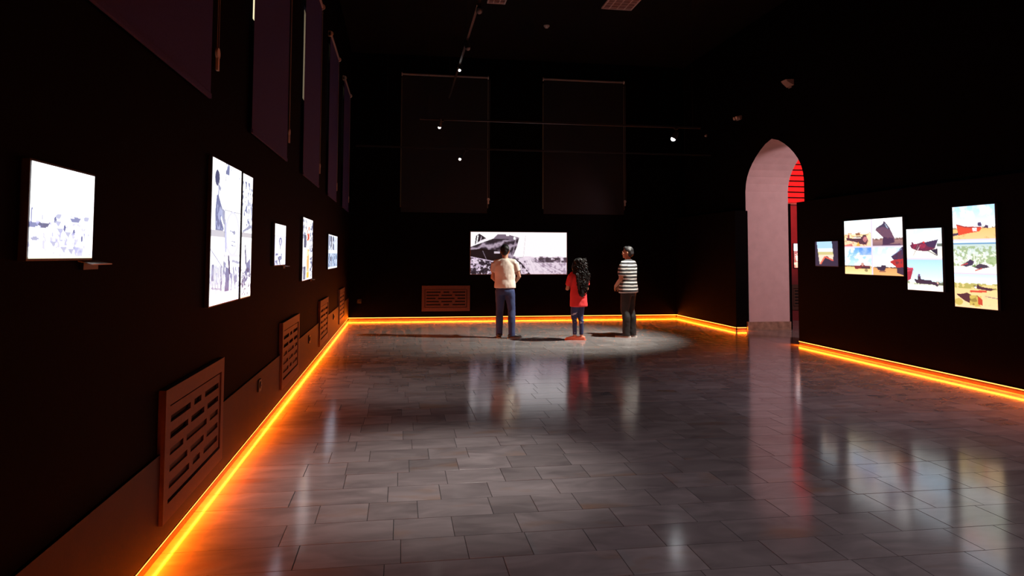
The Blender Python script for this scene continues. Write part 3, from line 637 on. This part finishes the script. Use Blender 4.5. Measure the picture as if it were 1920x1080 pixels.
tb = lightbox('B', 1.653, 3.998, 1.068, 2.075, .06, 'wide back-wall screen showing a black-and-white stranded ship on a plain', [(0,0,1,1,contrast(img_screen()))], 1.06, frame=.012)
tb.children[0].data.materials[0] = mat('pinkish grey screen case', (.30, .24, .25), .4)
def img_k():
    im = Img(30, 60); im.grad(0,.4,(.9,.95,1),WHT); im.grad(.4,1,(1,.9,.85),(.95,.6,.5)); im.blotch(im.band(.3,1), 6, .5, (.5,.2,.2), .8, 3); return im
lightbox('N', 9.25, 9.75, 1.25, 1.82, .035, 'bright lightbox in the red room seen through the arch', [(0,0,1,1,img_k())], 2.2)
grille((9.15, YN1, .25), 0, 1.1, .6, 'dark red slotted grille in the red room under its lightbox', GR)

# caption plates: slanted little plates at the lower far corner of three left-wall lightboxes
def caption(y, z, label):
    t = thing('caption_plate', label, 'caption plate', (XL, y, z), 0, 'slanted caption plates')
    bm = bmesh.new(); v = []
    for dz in (0, .004):
        for (x, yy, zz) in ((0,0,0),(.055,0,-.012),(.055,.17,-.012),(0,.17,0)): v.append(bm.verts.new((x, yy, zz+dz)))
    for f in ((0,3,2,1),(4,5,6,7),(0,1,5,4),(1,2,6,5),(2,3,7,6),(3,0,4,7)): bm.faces.new([v[i] for i in f])
    obj('plate', bm, WHITEPL, t)
    bx('bracket', METALBLK, (0, .012, .02, .15, -.03, 0), t)
caption(2.84, 1.490, 'small slanted caption plate under the glaring white lightbox')
caption(7.40, 1.408, 'small slanted caption plate under the single portrait lightbox')
caption(9.62, 1.196, 'small slanted caption plate under the orange-column collage')

# ------------------------------------------------------------------ roller blinds
def blind(wall, a0, a1, z0, z1, label, chain=True, fabric=BLINDF, group='tall roller blinds'):
    if wall == 'L': loc, rz = (XL, a0, 0), LR
    else: loc, rz = (a0, YB, 0), 0
    t = thing('roller_blind', label, 'roller blind', loc, rz, group); W = a1-a0; d = -.034
    bx('fabric', fabric, (0, W, d-.001, d+.001, z0+.02, z1), t)
    bm = bmesh.new(); cyl(bm, (0, d+.004, z1), (W, d+.004, z1), .028, seg=16); obj('roller_tube', bm, GREYPL, t, smooth=False)
    bm = bmesh.new(); box(bm, 0, W, d-.008, d+.008, z0, z0+.03); obj('bottom_bar', bm, fabric, t, bevel=.003)
    for xx in (-.022, W+.002):
        bm = bmesh.new(); box(bm, xx, xx+.02, d-.005, 0, z1-.045, z1+.045); cyl(bm, (xx, d-.006, z1), (xx+.02, d-.006, z1), .040, seg=16); obj('bracket', bm, WHITEPL, t)
    if chain:
        cx = W + .185 if wall == 'L' else W-.02
        zt, zb = z1-.02, z0+.36
        cx = W+.03 if wall != 'L' else cx
        bm = bmesh.new()
        for s in (-.020, .020): cyl(bm, (cx+s, d+.01, zb), (cx+s, d+.01, zt), .0028, seg=6)
        obj('chain', bm, GREYPL, t)
        bm = bmesh.new(); cyl(bm, (cx, d+.002, zb-.03), (cx, d+.018, zb-.03), .036, .036, 16); box(bm, cx-.018, cx+.018, d+.002, d+.018, zb-.14, zb-.05)
        obj('chain_weight', bm, WHITEPL, t, bevel=.003)
        if wall == 'L': bx('chain_arm', METALBLK, (W+.02, cx+.03, d+.0, d+.02, zt-.01, zt+.01), t)
    return t
for i, (a0, a1) in enumerate(LW):
    lab = ['purple-lit dark roller blind above the glaring white lightbox', 'purple-lit dark roller blind above the narrow panel of the tall collage',
           'purple-lit dark roller blind above the tall orange collage', 'purple-lit dark roller blind above the wide two-row lightbox',
           'dark roller blind squeezed into the back corner of the grille wall'][i]
    blind('L', a0, a1, 2.464, 5.068, lab)
blind('B', BW[0][0], BW[0][1], 2.53, 5.825, 'dim roller blind on the back wall above the stranded ship in the screen', fabric=BLINDB)
blind('B', BW[1][0], BW[1][1], 2.53, 5.85, 'dim roller blind on the back wall above the woman and the striped shirt', fabric=BLINDB)

# ------------------------------------------------------------------ lighting tracks, spot heads, ceiling fittings
def track(name, p0, p1, label, hangers):
    t = thing(name, label, 'lighting track', p0)
    d = Vector(p1)-Vector(p0); n = d.normalized(); s = n.cross(Vector((0,0,1)))*.018
    bm = bmesh.new(); v = []
    for q in (Vector(), d):
        for (a, b) in ((-1,-.016),(1,-.016),(1,.016),(-1,.016)): v.append(bm.verts.new(q + s*a + Vector((0,0,b))))
    for f in ((0,1,2,3),(7,6,5,4),(0,4,5,1),(1,5,6,2),(2,6,7,3),(3,7,4,0)): bm.faces.new([v[i] for i in f])
    bmesh.ops.recalc_face_normals(bm, faces=bm.faces[:]); obj('rail', bm, METALBLK, t)
    for k in hangers:
        bm = bmesh.new(); q = d*k; cyl(bm, q, (q.x, q.y, ZC-p0[2]), .003, seg=6); obj('hanger_wire', bm, METALBLK, t)
    return t
track('lighting_track', (-.95, 15.0, 3.81), (XP-.1, 15.0, 3.81), 'black lighting track crossing in front of the two back blinds', (.08,.92))
track('lighting_track', (.3, 12.05, 3.86), (5.4, 12.05, 3.86), 'black lighting track carrying the white-hot spotlight over the people', (.03,.97))
track('lighting_track', (1.03, 5.0, 5.02), (1.03, 15.5, 5.02), 'long black lighting track hung near the ceiling along the grille wall', (.1,.42,.6,.98))
def spot_head(loc, aim, top, label, lens, r=.04, ln=.15):
    """loc = lens centre; head points at aim; top = point on the track it hangs from"""
    t = thing('spotlight', label, 'spotlight', top, 0, 'track spotlights')
    o0 = Vector(top); p = Vector(loc)-o0; d = (Vector(aim)-Vector(loc)).normalized()
    bm = bmesh.new(); cyl(bm, p-d*.012, p-d*ln*.55, r*1.05, r*.95, 20); cyl(bm, p-d*ln*.55, p-d*ln, r*.95, r*.55, 20); obj('head', bm, METALBLK, t, smooth=False)
    bm = bmesh.new(); ball(bm, p-d*.004, r*.8, 14); obj('lens', bm, lens, t, smooth=True)
    bm = bmesh.new(); m = p-d*ln*.6; cyl(bm, (0,0,-.01), (m.x, m.y, m.z), .009, seg=8); obj('arm', bm, METALBLK, t)
    bm = bmesh.new(); box(bm, -.035, .035, -.018, .018, -.03, 0); obj('adapter', bm, METALBLK, t)
    return t
spot_head((4.85, 12.0, 3.63), (2.85, 12.95, 0), (4.93, 12.05, 3.85), 'white-hot spotlight shining down on the three people', LAMPLENS, .05)
spot_head((.637, 12.0, 3.707), (.2, 13.5, 0), (.68, 12.05, 3.85), 'small lit spotlight on the same track as the white-hot one, by the grille wall', LAMPDIM, .034)
spot_head((1.236, 14.98, 3.574), (-.4, 13.2, 1.2), (1.385, 15.0, 3.795), 'small lit spotlight hanging in front of a back-wall blind', LAMPDIM, .034)
spot_head((1.03, 9.43, 4.86), (.35, 5.2, 0), (1.03, 9.5, 5.0), 'dark spotlight at the near end of the high track', GREYPL, .045)
spot_head((1.05, 11.25, 4.88), (2.5, 12, 0), (1.03, 11.26, 5.0), 'dark reddish-lit spotlight in the middle of the high track', GREYPL, .045)
spot_head((1.03, 12.70, 4.90), (-.5, 10.5, 1.5), (1.03, 12.75, 5.0), 'tiny lit spotlight far along the high track', LAMPDIM, .03)

def louvre(x0, x1, y0, y1, n, label):
    t = thing('ceiling_vent', label, 'ceiling vent', ((x0+x1)/2, (y0+y1)/2, ZC), 0, 'louvred ceiling vents'); W, L = (x1-x0)/2, (y1-y0)/2
    m = mat('vent metal with reddish light', (.60, .46, .44), .5); m2 = mat('vent inside with reddish light', (.30, .17, .15), .7)  # reddish light on the vents is put into both colours
    bm = bmesh.new(); f = .025
    for (a,b,c,d) in ((-W,W,-L,-L+f),(-W,W,L-f,L),(-W,-W+f,-L+f,L-f),(W-f,W,-L+f,L-f)): box(bm, a, b, c, d, -.03, 0)
    obj('frame', bm, m, t); bx('inside', m2, (-W+f, W-f, -L+f, L-f, -.012, 0), t)
    for i in range(1, n):
        x = -W + 2*W*i/n; bx('bar', m, (x-.008, x+.008, -L+f, L-f, -.028, -.012), t)
    k = int(2*L/.12)
    for i in range(1, k):
        y = -L + 2*L*i/k; bx('louvre', m2, (-W+f, W-f, y-.004, y+.004, -.024, -.012), t)
louvre(3.77, 4.37, 11.67, 12.865, 4, 'long louvred ceiling vent over the woman and the striped shirt')
louvre(1.56, 1.905, 12.0, 12.94, 3, 'narrow louvred ceiling vent beside the high lighting track')
t = thing('smoke_detector', 'round white smoke detector on the black ceiling', 'smoke detector', (2.95, 14.09, ZC))
bm = bmesh.new(); cyl(bm, (0,0,0), (0,0,-.02), .06, .06, 24); obj('base', bm, WHITEPL, t)
bm = bmesh.new(); cyl(bm, (0,0,-.02), (0,0,-.055), .055, .03, 24); obj('sensor', bm, WHITEPL, t)
t = thing('emergency_light', 'twin-lamp emergency light high on the wall beyond the arch', 'emergency light', (XP, 13.80, 4.45))
bx('housing', GREYPL, (-.05, 0, -.10, .10, -.05, .03), t, bevel=.006)
for s in (-.055, .055):
    bm = bmesh.new(); cyl(bm, (-.05, s, .0), (-.11, s, -.02), .028, .036, 16); obj('lamp', bm, WHITEPL, t)
t = thing('motion_sensor', 'tiny white motion sensor high on the wall near the back corner', 'sensor', (XP, 15.44, 4.34))
bx('mount', GREYPL, (-.02, 0, -.025, .025, -.03, .03), t, bevel=.004)
bm = bmesh.new(); ball(bm, (-.03, 0, -.005), .022, 12); obj('dome', bm, WHITEPL, t, smooth=True)
t = thing('wall_loudspeaker', 'small wedge-shaped grey loudspeaker high on the wall above the arch', 'loudspeaker', (XP, 11.84, 4.70))
bm = bmesh.new(); v = [bm.verts.new(p) for p in ((0,-.12,-.05),(0,.12,-.05),(0,.12,.06),(0,-.12,.06),(-.10,-.08,.02),(-.10,.10,.02),(-.13,.10,.06),(-.13,-.08,.06))]
for f in ((0,1,2,3),(7,6,5,4),(0,4,5,1),(1,5,6,2),(2,6,7,3),(3,7,4,0)): bm.faces.new([v[i] for i in f])
bmesh.ops.recalc_face_normals(bm, faces=bm.faces[:]); obj('cabinet', bm, GREYPL, t)
bx('wall_plate', GREYPL, (-.012, 0, -.05, .05, -.08, .08), t)

# ------------------------------------------------------------------ people
SKIN = mat('warm skin', (.42, .22, .14), .5, noise=.08, nscale=12)
SKIN2 = mat('darker warm skin', (.36, .17, .10), .5, noise=.08, nscale=12)
HAIR = mat('black hair', (.005, .004, .004), .45, spec=.22, bump=.25, bscale=150)
HAIRG = mat('black hair going grey', (.014, .013, .014), .48, spec=.35, noise=.8, nscale=9, bump=.25, bscale=150)
TEE = mat('white cotton jersey', (.66, .60, .53), .85, noise=.04, nscale=5, bump=.35, bscale=9)
NAVY = mat('navy cotton trousers', (.020, .037, .120), .8, noise=.15, nscale=6, bump=.3, bscale=12)
SHOE = mat('black leather shoe', (.018, .017, .018), .3, spec=.6)
SOLE = mat('pale rubber sole', (.5, .47, .44), .7)
REDT = mat('red knitted top', (.62, .030, .035), .85, noise=.08, nscale=6, bump=.35, bscale=10)
BLACKT = mat('black cloth trousers', (.0045, .0045, .005), .8, noise=.1, nscale=5, bump=.25, bscale=10)
SALMON = mat('salmon canvas shoe', (.78, .24, .15), .6)
DARKBELT = mat('black belt leather', (.015, .013, .012), .4)
EYEW = mat('eye white', (.7, .68, .65), .2)
def denim():
    m = mat('ripped dark denim', (.035, .055, .16), .85); nt = m.node_tree; b = nt.nodes['Principled BSDF']
    tc = nt.nodes.new('ShaderNodeTexCoord'); mp = nt.nodes.new('ShaderNodeMapping'); mp.inputs['Scale'].default_value = (9, 9, 16)
    n = nt.nodes.new('ShaderNodeTexNoise'); n.inputs['Scale'].default_value = 1; n.inputs['Detail'].default_value = 2
    r = nt.nodes.new('ShaderNodeValToRGB'); r.color_ramp.elements[0].position = .62; r.color_ramp.elements[0].color = (.018, .032, .11, 1); r.color_ramp.elements[1].position = .67; r.color_ramp.elements[1].color = (.45, .45, .55, 1)
    nt.links.new(tc.outputs['Object'], mp.inputs[0]); nt.links.new(mp.outputs[0], n.inputs['Vector']); nt.links.new(n.outputs['Fac'], r.inputs[0]); nt.links.new(r.outputs[0], b.inputs['Base Color']); return m
DENIM = denim()
def striped():
    m = mat('black and white striped jersey', (.7, .7, .68), .85); nt = m.node_tree; b = nt.nodes['Principled BSDF']
    tc = nt.nodes.new('ShaderNodeTexCoord'); sp = nt.nodes.new('ShaderNodeSeparateXYZ'); nt.links.new(tc.outputs['Object'], sp.inputs[0])
    wv = nt.nodes.new('ShaderNodeTexNoise'); wv.inputs['Scale'].default_value = 5; nt.links.new(tc.outputs['Object'], wv.inputs['Vector'])
    ad = nt.nodes.new('ShaderNodeMath'); ad.operation = 'MULTIPLY_ADD'; ad.inputs[1].default_value = .022; nt.links.new(wv.outputs['Fac'], ad.inputs[0]); nt.links.new(sp.outputs['Z'], ad.inputs[2])
    md = nt.nodes.new('ShaderNodeMath'); md.operation = 'MODULO'; md.inputs[1].default_value = .064; nt.links.new(ad.outputs[0], md.inputs[0])
    gt = nt.nodes.new('ShaderNodeMath'); gt.operation = 'GREATER_THAN'; gt.inputs[1].default_value = .023; nt.links.new(md.outputs[0], gt.inputs[0])
    mx = nt.nodes.new('ShaderNodeMix'); mx.data_type = 'RGBA'; mx.inputs['A'].default_value = (.55, .54, .52, 1); mx.inputs['B'].default_value = (.012, .012, .014, 1)
    nt.links.new(gt.outputs[0], mx.inputs['Factor']); nt.links.new(mx.outputs['Result'], b.inputs['Base Color']); return m
STRIPE = striped()

def tube(bm, pts, lat=(1,0,0), seg=14, dome=.6):
    """closed tapered tube; pts = (x,y,z,r) or (x,y,z,ra,rb): ra along lat, rb across it"""
    P = [Vector(p[:3]) for p in pts]; Rr = [(p[3], p[3]) if len(p) == 4 else (p[3], p[4]) for p in pts]; n = len(P); rings = []
    lat = Vector(lat)
    def frame(i):
        d = (P[min(i+1, n-1)]-P[max(i-1, 0)]).normalized()
        a = lat - d*lat.dot(d)
        if a.length < .15: a = d.orthogonal()
        a.normalize(); return d, a, d.cross(a)
    def ring(c, a, b, ra, rb): return [bm.verts.new(c + a*(ra*math.cos(2*PI*k/seg)) + b*(rb*math.sin(2*PI*k/seg))) for k in range(seg)]
    d, a, b = frame(0); ra, rb = Rr[0]; m = min(ra, rb)
    s = bm.verts.new(P[0]-d*m*dome); rings.append(ring(P[0]-d*m*dome*.7, a, b, ra*.6, rb*.6))
    for i in range(n):
        d, a, b = frame(i); rings.append(ring(P[i], a, b, *Rr[i]))
    ra, rb = Rr[-1]; m = min(ra, rb); rings.append(ring(P[-1]+d*m*dome*.7, a, b, ra*.6, rb*.6)); e = bm.verts.new(P[-1]+d*m*dome)
    for A, B in zip(rings[:-1], rings[1:]):
        for k in range(seg): bm.faces.new((A[k], A[(k+1)%seg], B[(k+1)%seg], B[k]))
    for k in range(seg): bm.faces.new((s, rings[0][(k+1)%seg], rings[0][k])); bm.faces.new((e, rings[-1][k], rings[-1][(k+1)%seg]))
def fuse(name, bm, m, parent, voxel=.011, smooth=6, fold=0., seed=0):
    """voxel-union everything in bm into one continuous skin"""
    bmesh.ops.recalc_face_normals(bm, faces=bm.faces[:])
    o = obj(name, bm, m)
    r = o.modifiers.new('r', 'REMESH'); r.mode = 'VOXEL'; r.voxel_size = voxel; r.use_smooth_shade = True
    s = o.modifiers.new('s', 'SMOOTH'); s.iterations = smooth; s.factor = .5
    if fold:
        tx = bpy.data.textures.new(name, 'CLOUDS'); tx.noise_scale = .09; tx.noise_depth = 1
        dm = o.modifiers.new('d', 'DISPLACE'); dm.texture = tx; dm.strength = fold; dm.mid_level = .5
    dg = bpy.context.evaluated_depsgraph_get(); dg.update()
    me = bpy.data.meshes.new_from_object(o.evaluated_get(dg)); o.modifiers.clear(); old = o.data; o.data = me; bpy.data.meshes.remove(old)
    me.name = name; me.shade_smooth()
    o.parent = parent; return o

def hand(bm, W, dirn, palm_n, side, s, curl=.5):
    """palm at wrist W, pointing along dirn, palm facing palm_n, thumb on the given side"""
    d = Vector(dirn).normalized(); pn = Vector(palm_n); pn = (pn - d*pn.dot(d)).normalized(); ac = d.cross(pn).normalized()*side
    W = Vector(W); c = W + d*.05*s
    tube(bm, [(*(W), .024*s, .018*s), (*(c), .038*s, .015*s), (*(W+d*.088*s), .040*s, .013*s)], lat=ac, seg=12)
    for k, (off, ln) in enumerate(((-.029,.070),(-.010,.078),(.010,.074),(.028,.058))):
        b = W + d*.088*s + ac*(-off)*s; p = b; dd = d.copy(); pts = [(*(b - d*.02*s), .0088*s)]; ang = 0
        for j in range(3):
            ang += curl*(.55+.25*j); dd = (d*math.cos(ang) + pn*math.sin(ang)); p = p + dd*ln*s*(.45,.32,.23)[j]; pts.append((*p, (.0084-.0008*j)*s))
        tube(bm, pts, lat=ac, seg=8)
    b = W + d*.028*s + ac*.026*s; t1 = b + (d*.6+ac*.75).normalized()*.038*s + pn*.006*s; t2 = t1 + (d*.9+ac*.25+pn*.35).normalized()*.032*s; t3 = t2 + (d*.9-ac*.05+pn*.45).normalized()*.022*s
    tube(bm, [(*b, .013*s), (*t1, .0105*s), (*t2, .0095*s), (*t3, .008*s)], seg=8)

def make_person(label, loc, rz, H, head_rot, feet, arms, hips_w, bulk, C):
    """local axes: x to the person's right, y ahead, z up; everything for 1.70 m and scaled"""
    s = H/1.70; root = thing('person', label, 'person', loc, rz)
    S = lambda *p: tuple(q*s for q in p)
    hr = Matrix.Rotation(head_rot, 3, 'Z'); hc = Vector((0, .015, 1.50))
    def HP(x, y, z): return tuple((hr @ (Vector((x,y,z))-hc) + hc)*s)
    bm = bmesh.new(); w = bulk
    # trunk
    tube(bm, [S(0,0,.84,.15*w,.105*w), S(0,-.01,.92,.160*w,.115*w), S(0,.005,1.04,.138*w,.102*w), S(0,.01,1.20,.158*w,.115*w), S(0,.0,1.33,.160*w,.10*w), S(0,-.01,1.40,.105*w,.07*w), S(0,-.005,1.44,.058,.056)], seg=20)
    tube(bm, [S(-.165*w,-.005,1.372,.050*w), S(0,-.01,1.395,.06*w), S(.165*w,-.005,1.372,.050*w)], lat=(0,1,0))
    tube(bm, [S(0,-.012,1.40,.058), S(0,.005,1.47,.053), S(0,.012,1.53,.053)])
    # head: cranium, face, jaw, nose, lips, brow, ears
    for (x,y,z,rx,ry,rz_) in ((0,.0,1.605,.074,.094,.096),(0,.045,1.565,.060,.058,.080),(0,.055,1.513,.040,.042,.035),(0,.098,1.608,.050,.014,.012),
                              (0,.108,1.562,.014,.022,.014),(0,.099,1.585,.010,.016,.03),(0,.094,1.530,.024,.013,.007),(0,.092,1.519,.021,.013,.007),(0,.090,1.497,.020,.015,.014),
                              (.043,.072,1.567,.020,.022,.02),(-.043,.072,1.567,.020,.022,.02)):
        bmesh.ops.create_uvsphere(bm, u_segments=18, v_segments=12, radius=1, matrix=Matrix.Translation(HP(x,y,z)) @ hr.to_4x4() @ Matrix.Diagonal((rx*s, ry*s, rz_*s, 1)))
    for sg in (-1, 1):
        bmesh.ops.create_uvsphere(bm, u_segments=10, v_segments=8, radius=1, matrix=Matrix.Translation(HP(sg*.078,-.005,1.578)) @ hr.to_4x4() @ Matrix.Rotation(sg*.35,4,'Z') @ Matrix.Diagonal((.009*s,.020*s,.032*s,1)))
    # legs
    legs = []
    for sg, ft in zip((-1, 1), feet):
        fx, fy, ang = ft[0]/s, ft[1]/s, ft[2]; hipx = sg*.085*hips_w; hp = Vector((hipx, 0, .86)); an = Vector((fx, fy, .085)); kn = hp.lerp(an, .5) + Vector((math.sin(ang)*.02+0, .025, .02)); cf = kn.lerp(an, .28) + Vector((0,-.022,0))
        td = Vector((math.sin(ang), math.cos(ang), 0))
        legs.append((hp, kn, cf, an, td))
        tube(bm, [S(*hp,.082*w), S(*hp.lerp(kn,.45),.070*w), S(*kn,.050*w), S(*cf,.050*w), S(*an,.034), S(*(an+Vector((0,0,-.05))),.034)])
        hl = an - td*.045 + Vector((0,0,-.05)); mdl = an + td*.07 + Vector((0,0,-.045)); to = an + td*.165 + Vector((0,0,-.062))
        tube(bm, [S(*hl,.032,.028), S(*mdl,.038,.030), S(*to,.036,.016)], lat=(td.y,-td.x,0))
    # arms with hands
    for sg, am in zip((-1, 1), arms):
        sh = Vector((sg*.178*w, -.005, 1.365)); el = Vector(am['el'])/s if am.get('abs') else Vector(am['el']); wr_ = Vector(am['wr']); 
        m1 = sh.lerp(el, .5); m2 = el.lerp(wr_, .35)
        tube(bm, [S(*sh,.048*w), S(*m1,.043*w), S(*el,.036*w), S(*m2,.037*w), S(*wr_,.025)])
        hand(bm, Vector(wr_)*s, am['hd'], am['pn'], am['ts'], s*.97, am.get('curl', .5))
    body = fuse('body', bm, C['skin'], root, .0085, 4)
    # eyes
    for sg in (-1, 1):
        bm = bmesh.new(); ball(bm, HP(sg*.031, .090, 1.588), .0125*s, 10); e = obj('eye', bm, EYEW, root, smooth=True)
        bm = bmesh.new(); ball(bm, HP(sg*.031, .0985, 1.588), .0062*s, 8); obj('iris', bm, SHOE, e, smooth=True)
    return root, s, S, HP, legs, w

def trousers(root, s, S, legs, w, m, hem=.05, flare=1., top=.96, slim=1.):
    bm = bmesh.new(); w = w*1.0
    tube(bm, [S(0,-.003,.80,.150*w,.118*w), S(0,-.012,.86,.166*w,.128*w), S(0,-.008,top-.03,.158*w,.118*w), S(0,-.004,top,.154*w,.114*w)], seg=20, dome=.1)
    for hp, kn, cf, an, td in legs:
        en = an + Vector((0,0,hem-.085))
        tube(bm, [S(*(hp+Vector((0,-.012,.0))),.094*w*slim), S(*hp.lerp(kn,.4),.086*w*slim), S(*kn,.068*w*slim), S(*(cf+Vector((0,-.004,0))),.064*flare*w), S(*an.lerp(cf,.25),.058*flare*w), S(*en,.058*flare*w)], seg=16, dome=.12)
    return fuse('trousers', bm, m, root, .011, 5, .012)
def shoes(root, s, S, legs, m, sole, high=.045):
    for hp, kn, cf, an, td in legs:
        la = (td.y, -td.x, 0); bm = bmesh.new(); z0 = an.z-.085
        P = lambda k, z: Vector((an.x, an.y, z)) + td*k
        tube(bm, [S(*P(-.062,.048),.036,.034), S(*P(-.01,.052),.040,.040), S(*P(.06,.046),.044,.034), S(*P(.13,.036),.046,.024), S(*P(.185,.030),.036,.016)], lat=la, seg=16)
        tube(bm, [S(*P(-.012,.05),.038), S(*P(-.012,.085),.037)], dome=.2)
        sh = fuse('shoe', bm, m, root, .009, 3)
        bm = bmesh.new(); out = [(-.098,.0),(-.088,.026),(-.05,.036),(.02,.038),(.09,.047),(.15,.046),(.195,.032),(.215,.0)]
        loop2 = [(a, b) for a, b in out] + [(a, -b) for a, b in out[-2:0:-1]]
        n3 = Vector((td.y, -td.x, 0)); A = [bm.verts.new(S(*(P(a, 0)+n3*b))) for a, b in loop2]; B = [bm.verts.new(S(*(P(a, .02)+n3*b))) for a, b in loop2]
        for i in range(len(A)): bm.faces.new((A[i], A[(i+1)%len(A)], B[(i+1)%len(A)], B[i]))
        bm.faces.new(A[::-1]); bm.faces.new(B); bmesh.ops.recalc_face_normals(bm, faces=bm.faces[:]); obj('sole', bm, sole, sh)
def shirt(root, s, S, arms, w, m, hem, sleeve=.62, flare=1.0, puff=1.):
    bm = bmesh.new(); hw = w*1.08
    tube(bm, [S(0,-.006,hem,.172*hw*flare,.128*hw*flare), S(0,-.004,hem+.06,.170*hw*flare,.128*hw*flare), S(0,.004,1.06,.160*hw,.122*hw), S(0,.010,1.20,.170*hw,.130*hw), S(0,.0,1.33,.168*hw,.112*hw), S(0,-.012,1.405,.112*hw,.078*hw), S(0,-.010,1.435,.066*hw,.064*hw)], seg=22, dome=.08)
    tube(bm, [S(-.168*w,-.006,1.370,.060*w), S(0,-.012,1.392,.068*w), S(.168*w,-.006,1.370,.060*w)], lat=(0,1,0))
    for sg, am in zip((-1, 1), arms):
        sh = Vector((sg*.172*w, -.006, 1.362)); el = Vector(am['el']); e = sh.lerp(el, sleeve)
        tube(bm, [S(*sh,.064*w), S(*sh.lerp(e,.5),.062*w*puff), S(*e,.060*w*puff)], dome=.12)
    return fuse('shirt', bm, m, root, .010, 4, .011)
def short_hair(root, s, HP, m, front=.03):
    bm = bmesh.new()
    def E(x,y,z,a,b,c): 
        bmesh.ops.create_uvsphere(bm, u_segments=18, v_segments=12, radius=1, matrix=Matrix.Translation(HP(x,y,z)) @ Matrix.Diagonal((a*s,b*s,c*s,1)))
    E(0,-.012,1.628,.082,.094,.084); E(0,-.042,1.580,.074,.066,.078); E(0,.038,1.678,.058,.050,.030); E(.058,-.02,1.61,.026,.06,.05); E(-.058,-.02,1.61,.026,.06,.05)
    return fuse('hair', bm, m, root, .008, 3, .008)

# man in the pale T-shirt
A1 = [dict(el=(-.235,.03,1.09), wr=(-.085,.20,.965), hd=(.85,.35,-.30), pn=(.2,-.9,-.2), ts=1, curl=.55),
      dict(el=(.258,.02,1.115), wr=(.105,.215,.945), hd=(-.85,.30,-.30), pn=(-.2,-.9,-.2), ts=-1, curl=.55)]
pr = make_person('man in a pale T-shirt and navy trousers watching the wide screen', (1.925, 12.93, 0), math.radians(-14), 1.715, math.radians(-8),
                 [(-.105,-.00,-.15), (.135,-.075,.95)], A1, 1.0, 1.03, dict(skin=SKIN))
root, s, S, HP, legs, w = pr
trousers(root, s, S, legs, w, NAVY, .035, 1.05); shirt(root, s, S, A1, w*1.05, TEE, .905, .58); shoes(root, s, S, legs, SHOE, SHOE); short_hair(root, s, HP, HAIR)
bm = bmesh.new(); tube(bm, [S(0,-.006,.925,.166*w,.124*w), S(0,-.006,.95,.166*w,.124*w)], seg=24, dome=.02); obj('belt', bm, DARKBELT, root, smooth=True)

# woman with long curly hair
A2 = [dict(el=(-.245,.06,1.06), wr=(-.075,.235,1.13), hd=(.75,.45,.30), pn=(.2,-.8,.3), ts=1, curl=.6),
      dict(el=(.245,.06,1.06), wr=(.075,.250,1.10), hd=(-.75,.45,.30), pn=(-.2,-.8,.3), ts=-1, curl=.6)]
pr = make_person('short woman with long black curly hair, red top and salmon shoes', (3.195, 12.42, 0), math.radians(16), 1.455, math.radians(8),
                 [(-.058,.04,-.95), (.040,-.035,-1.0)], A2, .92, 1.0, dict(skin=SKIN))
root, s, S, HP, legs, w = pr
trousers(root, s, S, legs, w, DENIM, .115, .78, .96, .95); shirt(root, s, S, A2, w*1.04, REDT, .70, .72, 1.04, 1.1); shoes(root, s, S, legs, SALMON, SALMON)
bm = bmesh.new()
for (x,y,z,a,b,c) in ((0,-.015,1.640,.118,.125,.098),(0,-.06,1.55,.145,.095,.13),(-.005,-.085,1.42,.165,.080,.15),(-.01,-.115,1.27,.150,.062,.15),(-.015,-.135,1.12,.115,.048,.14),(-.02,-.145,1.0,.075,.036,.11),(.105,-.0,1.54,.06,.08,.12),(-.105,-.0,1.54,.06,.08,.12)):
    ball(bm, HP(x,y,z), (a*s*.88,b*s*.88,c*s*.94), 16)
hair = fuse('hair', bm, HAIR, root, .010, 2, .03)
rn = random.Random(5); bm = bmesh.new()
for i in range(260):       # loose curls over the mass
    th = rn.uniform(-2.6, 2.6); z = rn.uniform(1.22, 1.72)
    q0 = (1.72-z)/.5; rr = .118 + .05*min(1, q0*1.6)
    x = rr*math.sin(th); yy = -.05 - (.11+.01*q0)*math.cos(th)
    if yy > .06: continue
    ln = rn.uniform(.10, .34); ph = rn.uniform(0, 6.28); n = 14; pts = []; zt = max(.90, z-ln)
    for j in range(n):
        q = j/(n-1); zz = z + (zt-z)*q; amp = .008 + .018*q; drop = max(0, 1.36-zz)
        xx = x*(1+.12*q)*(1-min(.62, drop*1.45)) - drop*.05; yq = yy-.03*q if zz > 1.40 else min(yy-.03*q, -.155)
        pts.append((*HP(xx + amp*math.cos(ph+q*14), yq + amp*math.sin(ph+q*14), zz), (.012*s*(1-.55*q))))
    tube(bm, pts, seg=6)
obj('curls', bm, HAIR, hair, smooth=True)

# man in the striped polo shirt
A3 = [dict(el=(-.225,.04,1.08), wr=(-.095,.225,.945), hd=(.70,.50,-.35), pn=(.4,-.8,-.2), ts=1, curl=.6),
      dict(el=(.225,.045,1.08), wr=(.090,.235,.935), hd=(-.70,.50,-.35), pn=(-.4,-.8,-.2), ts=-1, curl=.6)]
pr = make_person('man in a black-and-white striped shirt and black trousers looking aside at the screen', (4.245, 12.76, 0), math.radians(44), 1.69, math.radians(12),
                 [(-.095,.0,-.2), (.085,-.04,.15)], A3, 1.0, 1.10, dict(skin=SKIN2))
root, s, S, HP, legs, w = pr
trousers(root, s, S, legs, w, BLACKT, .035, 1.12, .96, 1.05); sh3 = shirt(root, s, S, A3, w*1.06, STRIPE, .835, .70, 1.06, 1.15); shoes(root, s, S, legs, SHOE, SOLE); short_hair(root, s, HP, HAIRG)
bm = bmesh.new(); tube(bm, [S(0,-.008,1.425,.066*w,.064*w), S(0,-.004,1.455,.062*w,.060*w)], seg=20, dome=.02); obj('collar', bm, STRIPE, sh3, smooth=True)
